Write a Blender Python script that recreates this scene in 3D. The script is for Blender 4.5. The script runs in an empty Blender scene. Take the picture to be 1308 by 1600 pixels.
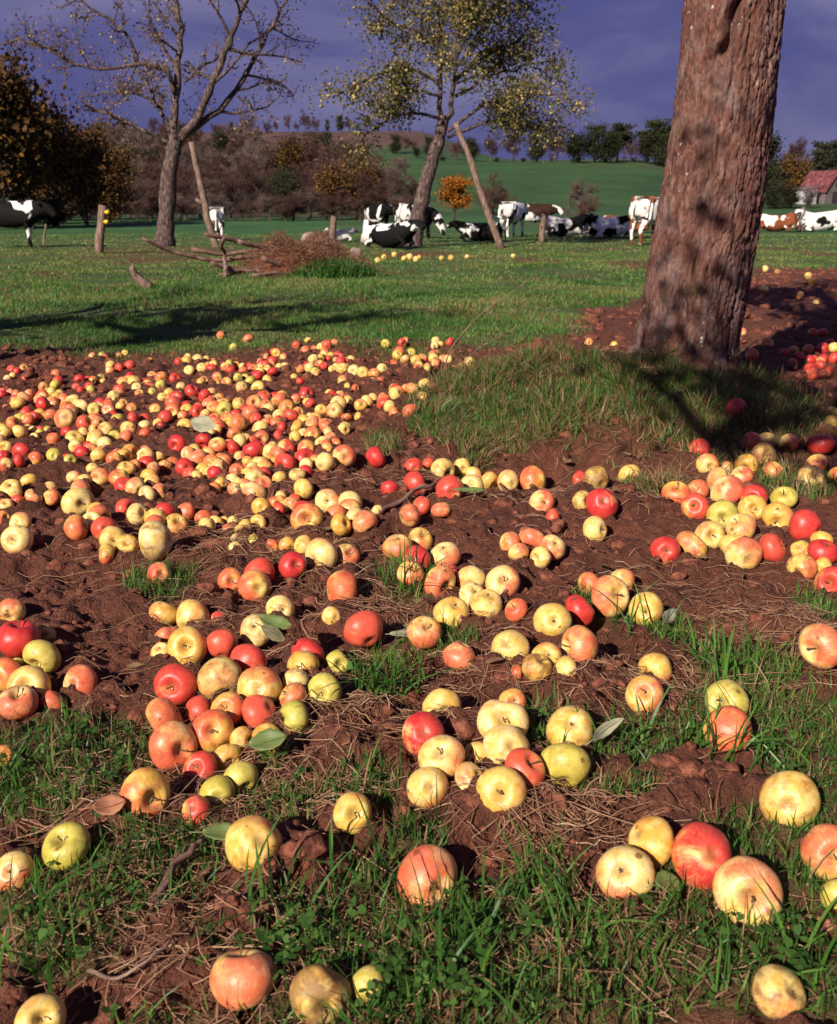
import bpy, math, random
import numpy as np
from mathutils import Vector, Matrix, Quaternion

random.seed(7)
RNG = np.random.default_rng(7)
R = math.radians
scene = bpy.context.scene
col = scene.collection

# ------------------------------------------------------------------ camera
FPX = 1530.0                       # focal length in photo pixels (1308 x 1600)
PITCH = math.atan(465 / FPX)
CAMZ = 0.95
cam_d = bpy.data.cameras.new('camera')
cam = bpy.data.objects.new('camera', cam_d)
col.objects.link(cam)
cam.location = (0, 0, CAMZ)
cam.rotation_euler = (math.pi / 2 - PITCH, 0, 0)
cam_d.sensor_fit = 'VERTICAL'
cam_d.sensor_height = 36
cam_d.lens = 36 * FPX / 1600
cam_d.clip_start = 0.05
cam_d.clip_end = 4000
cam_d.dof.use_dof = True
cam_d.dof.focus_distance = 2.5
cam_d.dof.aperture_fstop = 9
scene.camera = cam

# ------------------------------------------------------------------ light
SUN_EL, SUN_AZ = R(31), R(31)      # azimuth: degrees left of straight behind the camera
to_sun = Vector((-math.sin(SUN_AZ) * math.cos(SUN_EL), -math.cos(SUN_AZ) * math.cos(SUN_EL), math.sin(SUN_EL)))
sun_d = bpy.data.lights.new('sun', 'SUN')
sun_d.energy = 4.9
sun_d.angle = R(0.5)
sun_d.color = (1.0, 0.92, 0.79)
sun = bpy.data.objects.new('sun', sun_d)
col.objects.link(sun)
sun.rotation_euler = to_sun.to_track_quat('Z', 'Y').to_euler()
sun.location = to_sun * 50

world = bpy.data.worlds.new('World')
scene.world = world
world.use_nodes = True
wn = world.node_tree
wn.nodes.clear()


def N(nt, typ, **kw):
    n = nt.nodes.new(typ)
    for k, v in kw.items():
        setattr(n, k, v)
    return n


def setin(n, **kw):
    for k, v in kw.items():
        n.inputs[k.replace('_', ' ')].default_value = v


def link(nt, a, b):
    nt.links.new(a, b)


sky = N(wn, 'ShaderNodeTexSky', sky_type='NISHITA', sun_disc=False)
sky.sun_elevation = SUN_EL
sky.sun_rotation = math.atan2(to_sun.x, to_sun.y)
tc = N(wn, 'ShaderNodeTexCoord')
mp = N(wn, 'ShaderNodeMapping')
mp.inputs['Scale'].default_value = (1.0, 1.0, 3.2)
link(wn, tc.outputs['Generated'], mp.inputs['Vector'])
no = N(wn, 'ShaderNodeTexNoise')
setin(no, Scale=3.6, Detail=6.0, Roughness=0.5, Distortion=0.5)
link(wn, mp.outputs[0], no.inputs['Vector'])
cr = N(wn, 'ShaderNodeValToRGB')
cr.color_ramp.elements[0].position = 0.33
cr.color_ramp.elements[0].color = (0.40, 0.45, 1.62, 1)
cr.color_ramp.elements[1].position = 0.70
cr.color_ramp.elements[1].color = (1.55, 1.46, 2.7, 1)
e = cr.color_ramp.elements.new(0.5)
e.color = (0.70, 0.70, 1.92, 1)
link(wn, no.outputs[0], cr.inputs[0])
mx = N(wn, 'ShaderNodeMix', data_type='RGBA')
mx.inputs[0].default_value = 0.985        # storm cloud covers nearly all of the blue sky
link(wn, sky.outputs[0], mx.inputs[6])
link(wn, cr.outputs[0], mx.inputs[7])
bg = N(wn, 'ShaderNodeBackground')
bg.inputs['Strength'].default_value = 0.080
link(wn, mx.outputs[2], bg.inputs['Color'])
wo = N(wn, 'ShaderNodeOutputWorld')
link(wn, bg.outputs[0], wo.inputs['Surface'])

vs = scene.view_settings
vs.view_transform = 'Standard'
vs.look = 'None'
vs.exposure = 0.76
vs.gamma = 1
vs.use_curve_mapping = False
scene.cycles.max_bounces = 5
scene.cycles.diffuse_bounces = 2
scene.cycles.glossy_bounces = 2
scene.cycles.transmission_bounces = 3
scene.cycles.transparent_max_bounces = 4
scene.cycles.use_denoising = True

# ------------------------------------------------------------------ helpers
CP, SP = math.cos(PITCH), math.sin(PITCH)


def ray(px, py):
    a = (px - 654) / FPX
    b = (800 - py) / FPX
    return np.array([a, CP + b * SP, -SP + b * CP])


def P(px, py, Y):
    d = ray(px, py)
    t = Y / d[1]
    return np.array([0, 0, CAMZ]) + d * t


def tag(o, label=None, cat=None, group=None, kind=None):
    if label: o['label'] = label
    if cat: o['category'] = cat
    if group: o['group'] = group
    if kind: o['kind'] = kind
    return o


def empty(name, loc, rz=0):
    o = bpy.data.objects.new(name, None)
    col.objects.link(o)
    o.empty_display_size = 0.1
    o.location = loc
    o.rotation_euler = (0, 0, rz)
    return o


def put(name, me, mat=None, parent=None, loc=None):
    o = bpy.data.objects.new(name, me)
    col.objects.link(o)
    if mat is not None and not me.materials:
        me.materials.append(mat)
    if parent is not None: o.parent = parent
    if loc is not None: o.location = loc
    return o


def mesh_np(name, V, polys, smooth=True, mat=None, attrs=None):
    """V (n,3); polys: list of (m,k) int arrays"""
    me = bpy.data.meshes.new(name)
    V = np.ascontiguousarray(V, dtype=np.float32)
    me.vertices.add(len(V))
    me.vertices.foreach_set('co', V.ravel())
    polys = [np.asarray(p, dtype=np.int32) for p in polys if len(p)]
    idx = np.concatenate([p.ravel() for p in polys])
    tot = np.concatenate([np.full(len(p), p.shape[1], dtype=np.int32) for p in polys])
    st = np.concatenate([[0], np.cumsum(tot)[:-1]]).astype(np.int32)
    me.loops.add(len(idx))
    me.loops.foreach_set('vertex_index', idx)
    me.polygons.add(len(tot))
    me.polygons.foreach_set('loop_start', st)
    me.polygons.foreach_set('use_smooth', np.full(len(tot), bool(smooth)))
    me.update(calc_edges=True)
    me.validate(verbose=False)
    if attrs:
        for k, a in attrs.items():
            a = np.ascontiguousarray(a, dtype=np.float32)
            if a.ndim == 1:
                t = me.attributes.new(k, 'FLOAT', 'POINT')
                t.data.foreach_set('value', a)
            elif a.shape[1] == 3:
                t = me.attributes.new(k, 'FLOAT_VECTOR', 'POINT')
                t.data.foreach_set('vector', a.ravel())
    if mat is not None: me.materials.append(mat)
    return me


class MB:
    """collects pieces into one mesh"""
    def __init__(s):
        s.V, s.F, s.n, s.A = [], {}, 0, {}

    def add(s, V, *polys, **attrs):
        V = np.asarray(V, dtype=np.float64).reshape(-1, 3)
        for p in polys:
            p = np.asarray(p)
            if len(p): s.F.setdefault(p.shape[1], []).append(p + s.n)
        for k, a in attrs.items():
            a = np.asarray(a, dtype=np.float64)
            if a.ndim == 0: a = np.full(len(V), float(a))
            s.A.setdefault(k, []).append(a)
        s.V.append(V)
        s.n += len(V)

    def tube(s, pts, rad, sides=5, cap=True, **attrs):
        pts = np.asarray(pts, float)
        rad = np.broadcast_to(np.asarray(rad, float), (len(pts),))
        T = np.gradient(pts, axis=0)
        T /= np.linalg.norm(T, axis=1)[:, None] + 1e-12
        ref = np.array([0.31, 0.82, 0.48]) if abs(T[0][2]) > 0.8 else np.array([0, 0, 1.0])
        ring = np.arange(sides) * 2 * math.pi / sides
        U = np.cross(T, ref)
        U /= np.linalg.norm(U, axis=1)[:, None] + 1e-12
        W = np.cross(T, U)
        V = pts[:, None, :] + rad[:, None, None] * (np.cos(ring)[None, :, None] * U[:, None, :] + np.sin(ring)[None, :, None] * W[:, None, :])
        n = len(pts)
        i = np.arange(n - 1)[:, None] * sides
        j = np.arange(sides)[None, :]
        k = (j + 1) % sides
        q = np.stack([i + j, i + k, i + sides + k, i + sides + j], -1).reshape(-1, 4)
        fs = [q]
        if cap:
            fs.append(np.arange(sides)[None, ::-1])
            fs.append((np.arange(sides) + (n - 1) * sides)[None, :])
        s.add(V.reshape(-1, 3), *fs, **attrs)

    def mesh(s, name, mat=None, smooth=True):
        V = np.concatenate(s.V)
        polys = [np.concatenate(p) for p in s.F.values()]
        at = {k: np.concatenate(a) for k, a in s.A.items()}
        return mesh_np(name, V, polys, smooth, mat, at)

    def build(s, name, mat, parent=None, loc=None, smooth=True):
        return put(name, s.mesh(name, mat, smooth), None, parent, loc)


def h2(ix, iy, seed):
    ix = ix.astype(np.int64).astype(np.uint32)
    iy = iy.astype(np.int64).astype(np.uint32)
    n = ix * np.uint32(374761393) + iy * np.uint32(668265263) + np.uint32((seed * 144665 + 1013) & 0xffffffff)
    n = (n ^ (n >> np.uint32(13))) * np.uint32(1274126177)
    n = n ^ (n >> np.uint32(16))
    return (n & np.uint32(0xffff)).astype(np.float64) / 65535.0


def vn(x, y, seed=0):
    x = np.asarray(x, float); y = np.asarray(y, float)
    ix, iy = np.floor(x), np.floor(y)
    fx, fy = x - ix, y - iy
    fx = fx * fx * (3 - 2 * fx); fy = fy * fy * (3 - 2 * fy)
    a = h2(ix, iy, seed); b = h2(ix + 1, iy, seed)
    c = h2(ix, iy + 1, seed); d = h2(ix + 1, iy + 1, seed)
    return (a * (1 - fx) + b * fx) * (1 - fy) + (c * (1 - fx) + d * fx) * fy


def fbm(x, y, seed=0, oct=4, gain=0.5):
    s = 0; a = 1; t = 0
    for o in range(oct):
        s = s + a * vn(x * 2 ** o + 17.3 * o, y * 2 ** o - 9.1 * o, seed + o * 31)
        t += a; a *= gain
    return s / t


def worley(x, y, seed=0):
    ix, iy = np.floor(x), np.floor(y)
    f1 = np.full(np.shape(x), 9.0); f2 = np.full(np.shape(x), 9.0); cid = np.zeros(np.shape(x))
    for dx in (-1, 0, 1):
        for dy in (-1, 0, 1):
            cx, cy = ix + dx, iy + dy
            px = cx + h2(cx, cy, seed); py = cy + h2(cx, cy, seed + 77)
            d = np.hypot(px - x, py - y)
            n = d < f1
            f2 = np.where(n, f1, np.minimum(f2, d))
            cid = np.where(n, h2(cx, cy, seed + 191), cid)
            f1 = np.where(n, d, f1)
    return f1, f2, cid


def ss(a, b, x):
    t = np.clip((x - a) / (b - a), 0, 1)
    return t * t * (3 - 2 * t)


# ------------------------------------------------------------------ materials
def newmat(name):
    m = bpy.data.materials.new(name)
    m.use_nodes = True
    nt = m.node_tree
    b = nt.nodes['Principled BSDF']
    return m, nt, b


def ramp(nt, fac, stops):
    c = N(nt, 'ShaderNodeValToRGB')
    el = c.color_ramp.elements
    while len(el) < len(stops): el.new(0.5)
    for k, (p, cc) in enumerate(stops):
        el[k].position = p
        el[k].color = (*cc, 1)
    link(nt, fac, c.inputs[0])
    return c.outputs[0]


def mathn(nt, op, a, b=None, c=None, clamp=False):
    m = N(nt, 'ShaderNodeMath', operation=op, use_clamp=clamp)
    for k, v in enumerate((a, b, c)):
        if v is None: continue
        if hasattr(v, 'links'): link(nt, v, m.inputs[k])
        else: m.inputs[k].default_value = v
    return m.outputs[0]


def mixc(nt, fac, a, b, blend='MIX'):
    m = N(nt, 'ShaderNodeMix', data_type='RGBA', blend_type=blend)
    for k, v in ((0, fac), (6, a), (7, b)):
        if hasattr(v, 'links'): link(nt, v, m.inputs[k])
        elif k == 0: m.inputs[0].default_value = v
        else: m.inputs[k].default_value = (*v, 1)
    return m.outputs[2]


def noise(nt, vec, scale, detail=3, rough=0.55, dist=0.0):
    n = N(nt, 'ShaderNodeTexNoise')
    setin(n, Scale=scale, Detail=float(detail), Roughness=rough, Distortion=dist)
    if vec is not None: link(nt, vec, n.inputs['Vector'])
    return n.outputs[0]


def mapped(nt, out, scale=(1, 1, 1)):
    m = N(nt, 'ShaderNodeMapping')
    m.inputs['Scale'].default_value = scale
    link(nt, out, m.inputs['Vector'])
    return m.outputs[0]


def attr(nt, name, typ='GEOMETRY', out='Fac'):
    a = N(nt, 'ShaderNodeAttribute', attribute_type=typ, attribute_name=name)
    return a.outputs[out]


def simple_mat(name, stops, scale=8, rough=0.85, vscale=(1, 1, 1), bump=0.3, bdist=0.02, spec=0.3, detail=4, rnd=0.0):
    m, nt, b = newmat(name)
    t = N(nt, 'ShaderNodeTexCoord')
    v = mapped(nt, t.outputs['Object'], vscale)
    n = noise(nt, v, scale, detail)
    c = ramp(nt, n, stops)
    if rnd:
        oi = N(nt, 'ShaderNodeObjectInfo')
        k = mathn(nt, 'MULTIPLY_ADD', oi.outputs['Random'], 2 * rnd, 1 - rnd)
        hs = N(nt, 'ShaderNodeHueSaturation')
        link(nt, k, hs.inputs['Value']); link(nt, c, hs.inputs['Color'])
        c = hs.outputs[0]
    link(nt, c, b.inputs['Base Color'])
    setin(b, Roughness=rough)
    b.inputs['Specular IOR Level'].default_value = spec
    if bump:
        bp = N(nt, 'ShaderNodeBump')
        setin(bp, Strength=bump, Distance=bdist)
        link(nt, n, bp.inputs['Height'])
        link(nt, bp.outputs[0], b.inputs['Normal'])
    return m


def leaf_mat(name, stops, transl=0.35, rough=0.6, spec=0.25, rnd=0.15):
    """colour from the per-leaf attribute 'shade'"""
    m, nt, b = newmat(name)
    a = attr(nt, 'shade')
    c = ramp(nt, a, stops)
    oi = N(nt, 'ShaderNodeObjectInfo')
    k = mathn(nt, 'MULTIPLY_ADD', oi.outputs['Random'], 2 * rnd, 1 - rnd)
    hs = N(nt, 'ShaderNodeHueSaturation')
    link(nt, k, hs.inputs['Value']); link(nt, c, hs.inputs['Color'])
    c = hs.outputs[0]
    link(nt, c, b.inputs['Base Color'])
    setin(b, Roughness=rough)
    b.inputs['Specular IOR Level'].default_value = spec
    if transl:
        tr = N(nt, 'ShaderNodeBsdfTranslucent')
        link(nt, c, tr.inputs['Color'])
        ms = N(nt, 'ShaderNodeMixShader')
        ms.inputs[0].default_value = transl
        link(nt, b.outputs[0], ms.inputs[1]); link(nt, tr.outputs[0], ms.inputs[2])
        out = nt.nodes['Material Output']
        link(nt, ms.outputs[0], out.inputs['Surface'])
    return m


def apple_mat(name, typ):
    m, nt, b = newmat(name)
    if typ == 'OBJECT':
        t = N(nt, 'ShaderNodeTexCoord')
        lp = t.outputs['Object']
        oi = N(nt, 'ShaderNodeObjectInfo')
        rnd = oi.outputs['Random']
    else:
        lp = attr(nt, 'alocal', typ, 'Vector')
        rnd = attr(nt, 'rnd', typ)
    blush, hue, brown = (attr(nt, k, typ) for k in ('blush', 'hue', 'brown'))
    off = N(nt, 'ShaderNodeCombineXYZ')
    r100 = mathn(nt, 'MULTIPLY', rnd, 57.0)
    for k in range(3): link(nt, r100, off.inputs[k])
    va = N(nt, 'ShaderNodeVectorMath', operation='ADD')
    link(nt, lp, va.inputs[0]); link(nt, off.outputs[0], va.inputs[1])
    vec = va.outputs[0]
    sep = N(nt, 'ShaderNodeSeparateXYZ')
    link(nt, lp, sep.inputs[0])
    x, y, z = sep.outputs
    # ground colour: yellow-cream to yellow-green
    n1 = noise(nt, vec, 2.2, 3)
    yel = ramp(nt, mathn(nt, 'ADD', n1, mathn(nt, 'MULTIPLY_ADD', rnd, 0.3, -0.15)), [(0.3, (0.58, 0.29, 0.045)), (0.5, (0.66, 0.42, 0.11)), (0.72, (0.72, 0.52, 0.23))])
    grn = ramp(nt, n1, [(0.3, (0.25, 0.26, 0.03)), (0.7, (0.50, 0.42, 0.075))])
    base = mixc(nt, hue, yel, grn)
    # blush: stronger on one side, streaked along the meridians
    rho = mathn(nt, 'SQRT', mathn(nt, 'ADD', mathn(nt, 'MULTIPLY', x, x), mathn(nt, 'MULTIPLY', y, y)))
    ang = mathn(nt, 'ARCTAN2', y, x)
    cx = mathn(nt, 'COSINE', ang); sx = mathn(nt, 'SINE', ang)
    st = N(nt, 'ShaderNodeCombineXYZ')
    link(nt, mathn(nt, 'MULTIPLY', cx, 8.0), st.inputs[0]); link(nt, mathn(nt, 'MULTIPLY', sx, 8.0), st.inputs[1])
    link(nt, mathn(nt, 'ADD', mathn(nt, 'MULTIPLY', z, 2.2), r100), st.inputs[2])
    streak = noise(nt, st.outputs[0], 2.0, 4, 0.7)
    n2 = noise(nt, vec, 1.5, 3)
    side = mathn(nt, 'ADD', mathn(nt, 'MULTIPLY', x, 0.50), mathn(nt, 'MULTIPLY', z, 0.10))
    s = mathn(nt, 'ADD', side, mathn(nt, 'MULTIPLY_ADD', blush, 1.5, -0.95))
    s = mathn(nt, 'ADD', s, mathn(nt, 'MULTIPLY_ADD', streak, 0.55, -0.27))
    s = mathn(nt, 'ADD', s, mathn(nt, 'MULTIPLY_ADD', n2, 1.7, -0.85))
    mr = N(nt, 'ShaderNodeMapRange', interpolation_type='SMOOTHSTEP')
    mr.inputs['From Min'].default_value = -0.32
    mr.inputs['From Max'].default_value = 0.42
    link(nt, s, mr.inputs['Value'])
    red = ramp(nt, mathn(nt, 'ADD', mathn(nt, 'MULTIPLY_ADD', streak, 0.5, mathn(nt, 'MULTIPLY', n2, 0.5)), mathn(nt, 'MULTIPLY_ADD', blush, 0.4, -0.3)), [(0.25, (0.66, 0.215, 0.10)), (0.5, (0.58, 0.055, 0.036)), (0.75, (0.40, 0.010, 0.018))])
    bl = mathn(nt, 'MULTIPLY', mr.outputs[0], mathn(nt, 'MULTIPLY_ADD', blush, 0.5, 0.48), clamp=True)
    c = mixc(nt, bl, base, red)
    # lenticels
    vo = N(nt, 'ShaderNodeTexVoronoi')
    vo.inputs['Scale'].default_value = 6.5
    link(nt, vec, vo.inputs['Vector'])
    dots = ramp(nt, vo.outputs['Distance'], [(0.03, (1, 1, 1)), (0.085, (0, 0, 0))])
    c = mixc(nt, mathn(nt, 'MULTIPLY', dots, 0.45), c, (0.22, 0.12, 0.045))
    # russet in the stem hollow and round the calyx
    rus = ramp(nt, mathn(nt, 'ADD', rho, mathn(nt, 'MULTIPLY_ADD', n1, 0.35, -0.17)), [(0.05, (1, 1, 1)), (0.36, (0, 0, 0))])
    c = mixc(nt, mathn(nt, 'MULTIPLY', rus, 0.6), c, (0.17, 0.10, 0.03))
    # bruises, soil smears
    n3 = noise(nt, vec, 1.7, 6, 0.62, 0.5)
    bt = mathn(nt, 'SUBTRACT', 0.655, mathn(nt, 'MULTIPLY', brown, 0.25))
    mr2 = N(nt, 'ShaderNodeMapRange')
    link(nt, n3, mr2.inputs['Value']); link(nt, bt, mr2.inputs['From Min'])
    link(nt, mathn(nt, 'ADD', bt, 0.2), mr2.inputs['From Max'])
    c = mixc(nt, mathn(nt, 'MULTIPLY', mr2.outputs[0], 0.75), c, (0.13, 0.050, 0.018))
    vo2 = N(nt, 'ShaderNodeTexVoronoi')
    vo2.inputs['Scale'].default_value = 1.25
    wv = N(nt, 'ShaderNodeVectorMath', operation='ADD')
    nv = N(nt, 'ShaderNodeTexNoise')
    setin(nv, Scale=4.0, Detail=3.0)
    link(nt, vec, nv.inputs['Vector'])
    sc = N(nt, 'ShaderNodeVectorMath', operation='SCALE')
    sc.inputs['Scale'].default_value = 0.22
    link(nt, nv.outputs['Color'], sc.inputs[0])
    link(nt, vec, wv.inputs[0]); link(nt, sc.outputs[0], wv.inputs[1]); link(nt, wv.outputs[0], vo2.inputs['Vector'])
    sepc = N(nt, 'ShaderNodeSeparateColor')
    link(nt, vo2.outputs['Color'], sepc.inputs[0])
    lim = mathn(nt, 'MULTIPLY_ADD', sepc.outputs[0], 0.30, -0.08)          # each spot its own size, many none
    spot = mathn(nt, 'MULTIPLY', mathn(nt, 'SUBTRACT', lim, vo2.outputs['Distance']), 14.0, clamp=True)
    c = mixc(nt, mathn(nt, 'MULTIPLY', spot, 0.78), c, (0.11, 0.042, 0.016))
    n4 = noise(nt, vec, 5.0, 6, 0.7)
    dirt = ramp(nt, n4, [(0.55, (0, 0, 0)), (0.68, (1, 1, 1))])
    c = mixc(nt, mathn(nt, 'MULTIPLY', dirt, 0.5), c, (0.20, 0.085, 0.05))
    link(nt, c, b.inputs['Base Color'])
    rr = mathn(nt, 'MULTIPLY_ADD', dirt, 0.3, 0.40)
    link(nt, mathn(nt, 'ADD', rr, mathn(nt, 'MULTIPLY', mr2.outputs[0], 0.2)), b.inputs['Roughness'])
    b.inputs['Specular IOR Level'].default_value = 0.42
    bp = N(nt, 'ShaderNodeBump')
    setin(bp, Strength=0.12, Distance=0.02)
    link(nt, mathn(nt, 'ADD', n3, mathn(nt, 'MULTIPLY', n4, 0.3)), bp.inputs['Height'])
    link(nt, bp.outputs[0], b.inputs['Normal'])
    return m


M = {}
M['apple'] = apple_mat('apple_skin', 'OBJECT')
M['apple_far'] = apple_mat('apple_skin_far', 'GEOMETRY')
M['stem'] = simple_mat('apple_stem', [(0.3, (0.07, 0.035, 0.016)), (0.7, (0.16, 0.095, 0.045))], 60, 0.8)
M['grass'] = leaf_mat('grass_blades', [(0.0, (0.026, 0.058, 0.014)), (0.35, (0.048, 0.130, 0.022)), (0.7, (0.105, 0.225, 0.036)), (0.84, (0.20, 0.22, 0.06)), (0.88, (0.20, 0.105, 0.055)), (1.0, (0.38, 0.22, 0.12))], 0.4, 0.45, 0.35, 0.0)
M['clover'] = leaf_mat('clover_leaves', [(0.0, (0.03, 0.075, 0.014)), (1.0, (0.075, 0.15, 0.03))], 0.35, 0.6, 0.12, 0.0)
M['straw'] = leaf_mat('dry_straw', [(0.0, (0.11, 0.045, 0.026)), (0.6, (0.32, 0.165, 0.095)), (1.0, (0.52, 0.33, 0.20))], 0.15, 0.65, 0.3, 0.0)
M['twigwood'] = simple_mat('dead_wood', [(0.3, (0.07, 0.035, 0.028)), (0.55, (0.17, 0.09, 0.07)), (0.75, (0.30, 0.18, 0.14))], 9, 0.85, (1, 1, 1), 0.4, 0.01)
M['pole'] = simple_mat('weathered_pole', [(0.3, (0.07, 0.04, 0.032)), (0.52, (0.17, 0.105, 0.08)), (0.72, (0.29, 0.20, 0.155))], 9, 0.9, (3, 3, 0.5), 0.8, 0.02)
M['orchard_bark'] = simple_mat('orchard_bark', [(0.34, (0.022, 0.013, 0.012)), (0.52, (0.075, 0.045, 0.040)), (0.70, (0.20, 0.145, 0.125))], 9, 0.9, (2.5, 2.5, 0.7), 0.8, 0.03)
M['far_bark'] = simple_mat('far_bark', [(0.3, (0.035, 0.022, 0.02)), (0.7, (0.11, 0.075, 0.065))], 3, 0.9, (2, 2, 0.5), 0.3, 0.03, rnd=0.25)


# big trunk bark
def bark_material():
    m, nt, b = newmat('big_trunk_bark')
    t = N(nt, 'ShaderNodeTexCoord')
    o = t.outputs['Object']
    v = mapped(nt, o, (1, 1, 0.28))
    n1 = noise(nt, v, 34, 6, 0.68, 0.8)
    n2 = noise(nt, o, 3.2, 4, 0.6, 0.4)
    n3 = noise(nt, mapped(nt, o, (1, 1, 0.5)), 60, 4, 0.7)
    c = ramp(nt, n1, [(0.32, (0.026, 0.011, 0.009)), (0.47, (0.085, 0.034, 0.026)), (0.57, (0.145, 0.072, 0.057)), (0.72, (0.27, 0.18, 0.155))])
    red = ramp(nt, n3, [(0.34, (0.030, 0.011, 0.009)), (0.66, (0.165, 0.058, 0.040))])
    c = mixc(nt, ramp(nt, n2, [(0.42, (0, 0, 0)), (0.62, (0.8, 0.8, 0.8))]), c, red)
    gry = noise(nt, mapped(nt, o, (1, 1, 0.6)), 9, 5, 0.7)
    c = mixc(nt, ramp(nt, gry, [(0.50, (0, 0, 0)), (0.68, (0.7, 0.7, 0.7))]), c, (0.165, 0.115, 0.108))
    lic = noise(nt, mapped(nt, o, (1.3, 1.3, 1)), 34, 3, 0.6)
    zone = noise(nt, o, 2.1, 2)
    lf = mathn(nt, 'MULTIPLY', ramp(nt, lic, [(0.66, (0, 0, 0)), (0.70, (1, 1, 1))]), ramp(nt, zone, [(0.48, (0, 0, 0)), (0.6, (1, 1, 1))]))
    c = mixc(nt, lf, c, (0.52, 0.50, 0.44))
    moss = noise(nt, o, 5.3, 4, 0.7)
    c = mixc(nt, ramp(nt, moss, [(0.62, (0, 0, 0)), (0.74, (0.7, 0.7, 0.7))]), c, (0.13, 0.12, 0.03))
    org = noise(nt, mapped(nt, o, (1, 1, 0.4)), 7.7, 4, 0.7, 0.3)
    c = mixc(nt, ramp(nt, org, [(0.68, (0, 0, 0)), (0.74, (0.85, 0.85, 0.85))]), c, (0.33, 0.09, 0.02))
    link(nt, c, b.inputs['Base Color'])
    setin(b, Roughness=0.88)
    b.inputs['Specular IOR Level'].default_value = 0.25
    bp = N(nt, 'ShaderNodeBump')
    setin(bp, Strength=0.7, Distance=0.006)
    link(nt, mathn(nt, 'ADD', n1, mathn(nt, 'MULTIPLY', n3, 0.6)), bp.inputs['Height'])
    link(nt, bp.outputs[0], b.inputs['Normal'])
    return m


M['bark'] = bark_material()


def ground_material():
    m, nt, b = newmat('earth_and_turf')
    geo = N(nt, 'ShaderNodeNewGeometry')
    p = geo.outputs['Position']
    g = attr(nt, 'turf')
    far = attr(nt, 'fieldtint', 'GEOMETRY', 'Vector')
    fw = attr(nt, 'farness')
    n1 = noise(nt, p, 3.1, 5, 0.6)
    n2 = noise(nt, p, 26, 6, 0.65)
    n3 = noise(nt, p, 150, 4, 0.6)
    soil = ramp(nt, n2, [(0.30, (0.036, 0.0100, 0.005)), (0.5, (0.125, 0.038, 0.019)), (0.70, (0.27, 0.100, 0.056))])
    soil2 = ramp(nt, n1, [(0.3, (0.075, 0.019, 0.010)), (0.7, (0.20, 0.062, 0.035))])
    soil = mixc(nt, 0.5, soil, soil2)
    chaff = ramp(nt, n3, [(0.66, (0, 0, 0)), (0.75, (1, 1, 1))])
    soil = mixc(nt, mathn(nt, 'MULTIPLY', chaff, 0.35), soil, (0.36, 0.20, 0.12))
    turf = ramp(nt, noise(nt, p, 0.9, 6, 0.65), [(0.3, (0.036, 0.068, 0.016)), (0.55, (0.07, 0.105, 0.026)), (0.7, (0.14, 0.11, 0.045))])
    c = mixc(nt, g, soil, turf)
    fcol = N(nt, 'ShaderNodeMix', data_type='RGBA', blend_type='MULTIPLY')
    fcol.inputs[0].default_value = 1
    link(nt, far, fcol.inputs[6])
    link(nt, ramp(nt, noise(nt, p, 0.11, 5, 0.65), [(0.3, (0.65, 0.65, 0.65)), (0.7, (1.3, 1.3, 1.3))]), fcol.inputs[7])
    c = mixc(nt, fw, c, fcol.outputs[2])
    link(nt, c, b.inputs['Base Color'])
    setin(b, Roughness=0.82)
    b.inputs['Specular IOR Level'].default_value = 0.3
    bp = N(nt, 'ShaderNodeBump')
    setin(bp, Strength=1.0, Distance=0.05)
    link(nt, mathn(nt, 'ADD', n2, mathn(nt, 'MULTIPLY', n3, 0.35)), bp.inputs['Height'])
    link(nt, bp.outputs[0], b.inputs['Normal'])
    return m


M['ground'] = ground_material()


# ------------------------------------------------------------------ terrain
def flat_xy(px, py):
    d = ray(px, py)
    t = -CAMZ / d[2]
    return d[0] * t, d[1] * t


MX, MY = 1.05, 5.15      # the mound's trunk


def base_h(x, y):
    """big shape of the land"""
    x = np.asarray(x, float); y = np.asarray(y, float)
    d = np.maximum(y, 0)
    q = x / np.maximum(d, 1)
    yy = [0, 34, 60, 80, 110, 132, 165, 205, 300, 450, 900, 3000]
    zl = [0, 0.0, 0.12, 0.40, 1.0, 2.6, 6.4, 11.2, 23.4, 27.0, 22.0, -10.0]
    zr = [0, 0.0, 0.12, 0.40, 1.0, 2.6, 6.4, 11.0, 15.6, 17.0, 2.0, -30.0]
    k = ss(-0.01, 0.09, q)
    h = np.interp(d, yy, zl) * (1 - k) + np.interp(d, yy, zr) * k
    h = h - 4.5 * ss(0.2, 0.33, q) * ss(120, 200, d) * ss(700, 300, d)
    h = h + ss(120, 260, d) * 2.2 * (fbm(x * 0.02 + 3, y * 0.02, 47, 3) - 0.5)
    return h


def mound(x, y):
    dx, dy = x - MX, y - MY
    r1 = np.sqrt((dx / np.where(dx < 0, 1.40, 1.15)) ** 2 + (dy / np.where(dy < 0, 1.75, 0.8)) ** 2)
    h = 0.24 * (1 - ss(0.15, 1.0, r1)) + 0.07 * (fbm(x * 2.6, y * 2.6, 48, 2) - .5) * ss(1.1, .7, r1)
    # bare cut bank on the front left flank
    bx, by = x - 0.46, y - 3.72
    cut = np.exp(-(bx / 0.42) ** 4 - (by / 0.26) ** 2)
    return h - 0.11 * cut


def px_blobs(lst):
    out = []
    for (px, py, rx, ry) in lst:
        x0, y0 = flat_xy(px, py)
        x1, _ = flat_xy(px + rx, py)
        _, ya = flat_xy(px, py - ry)
        _, yb = flat_xy(px, py + ry)
        out.append((x0, y0, abs(x1 - x0), abs(ya - yb) / 2))
    return out


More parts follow.
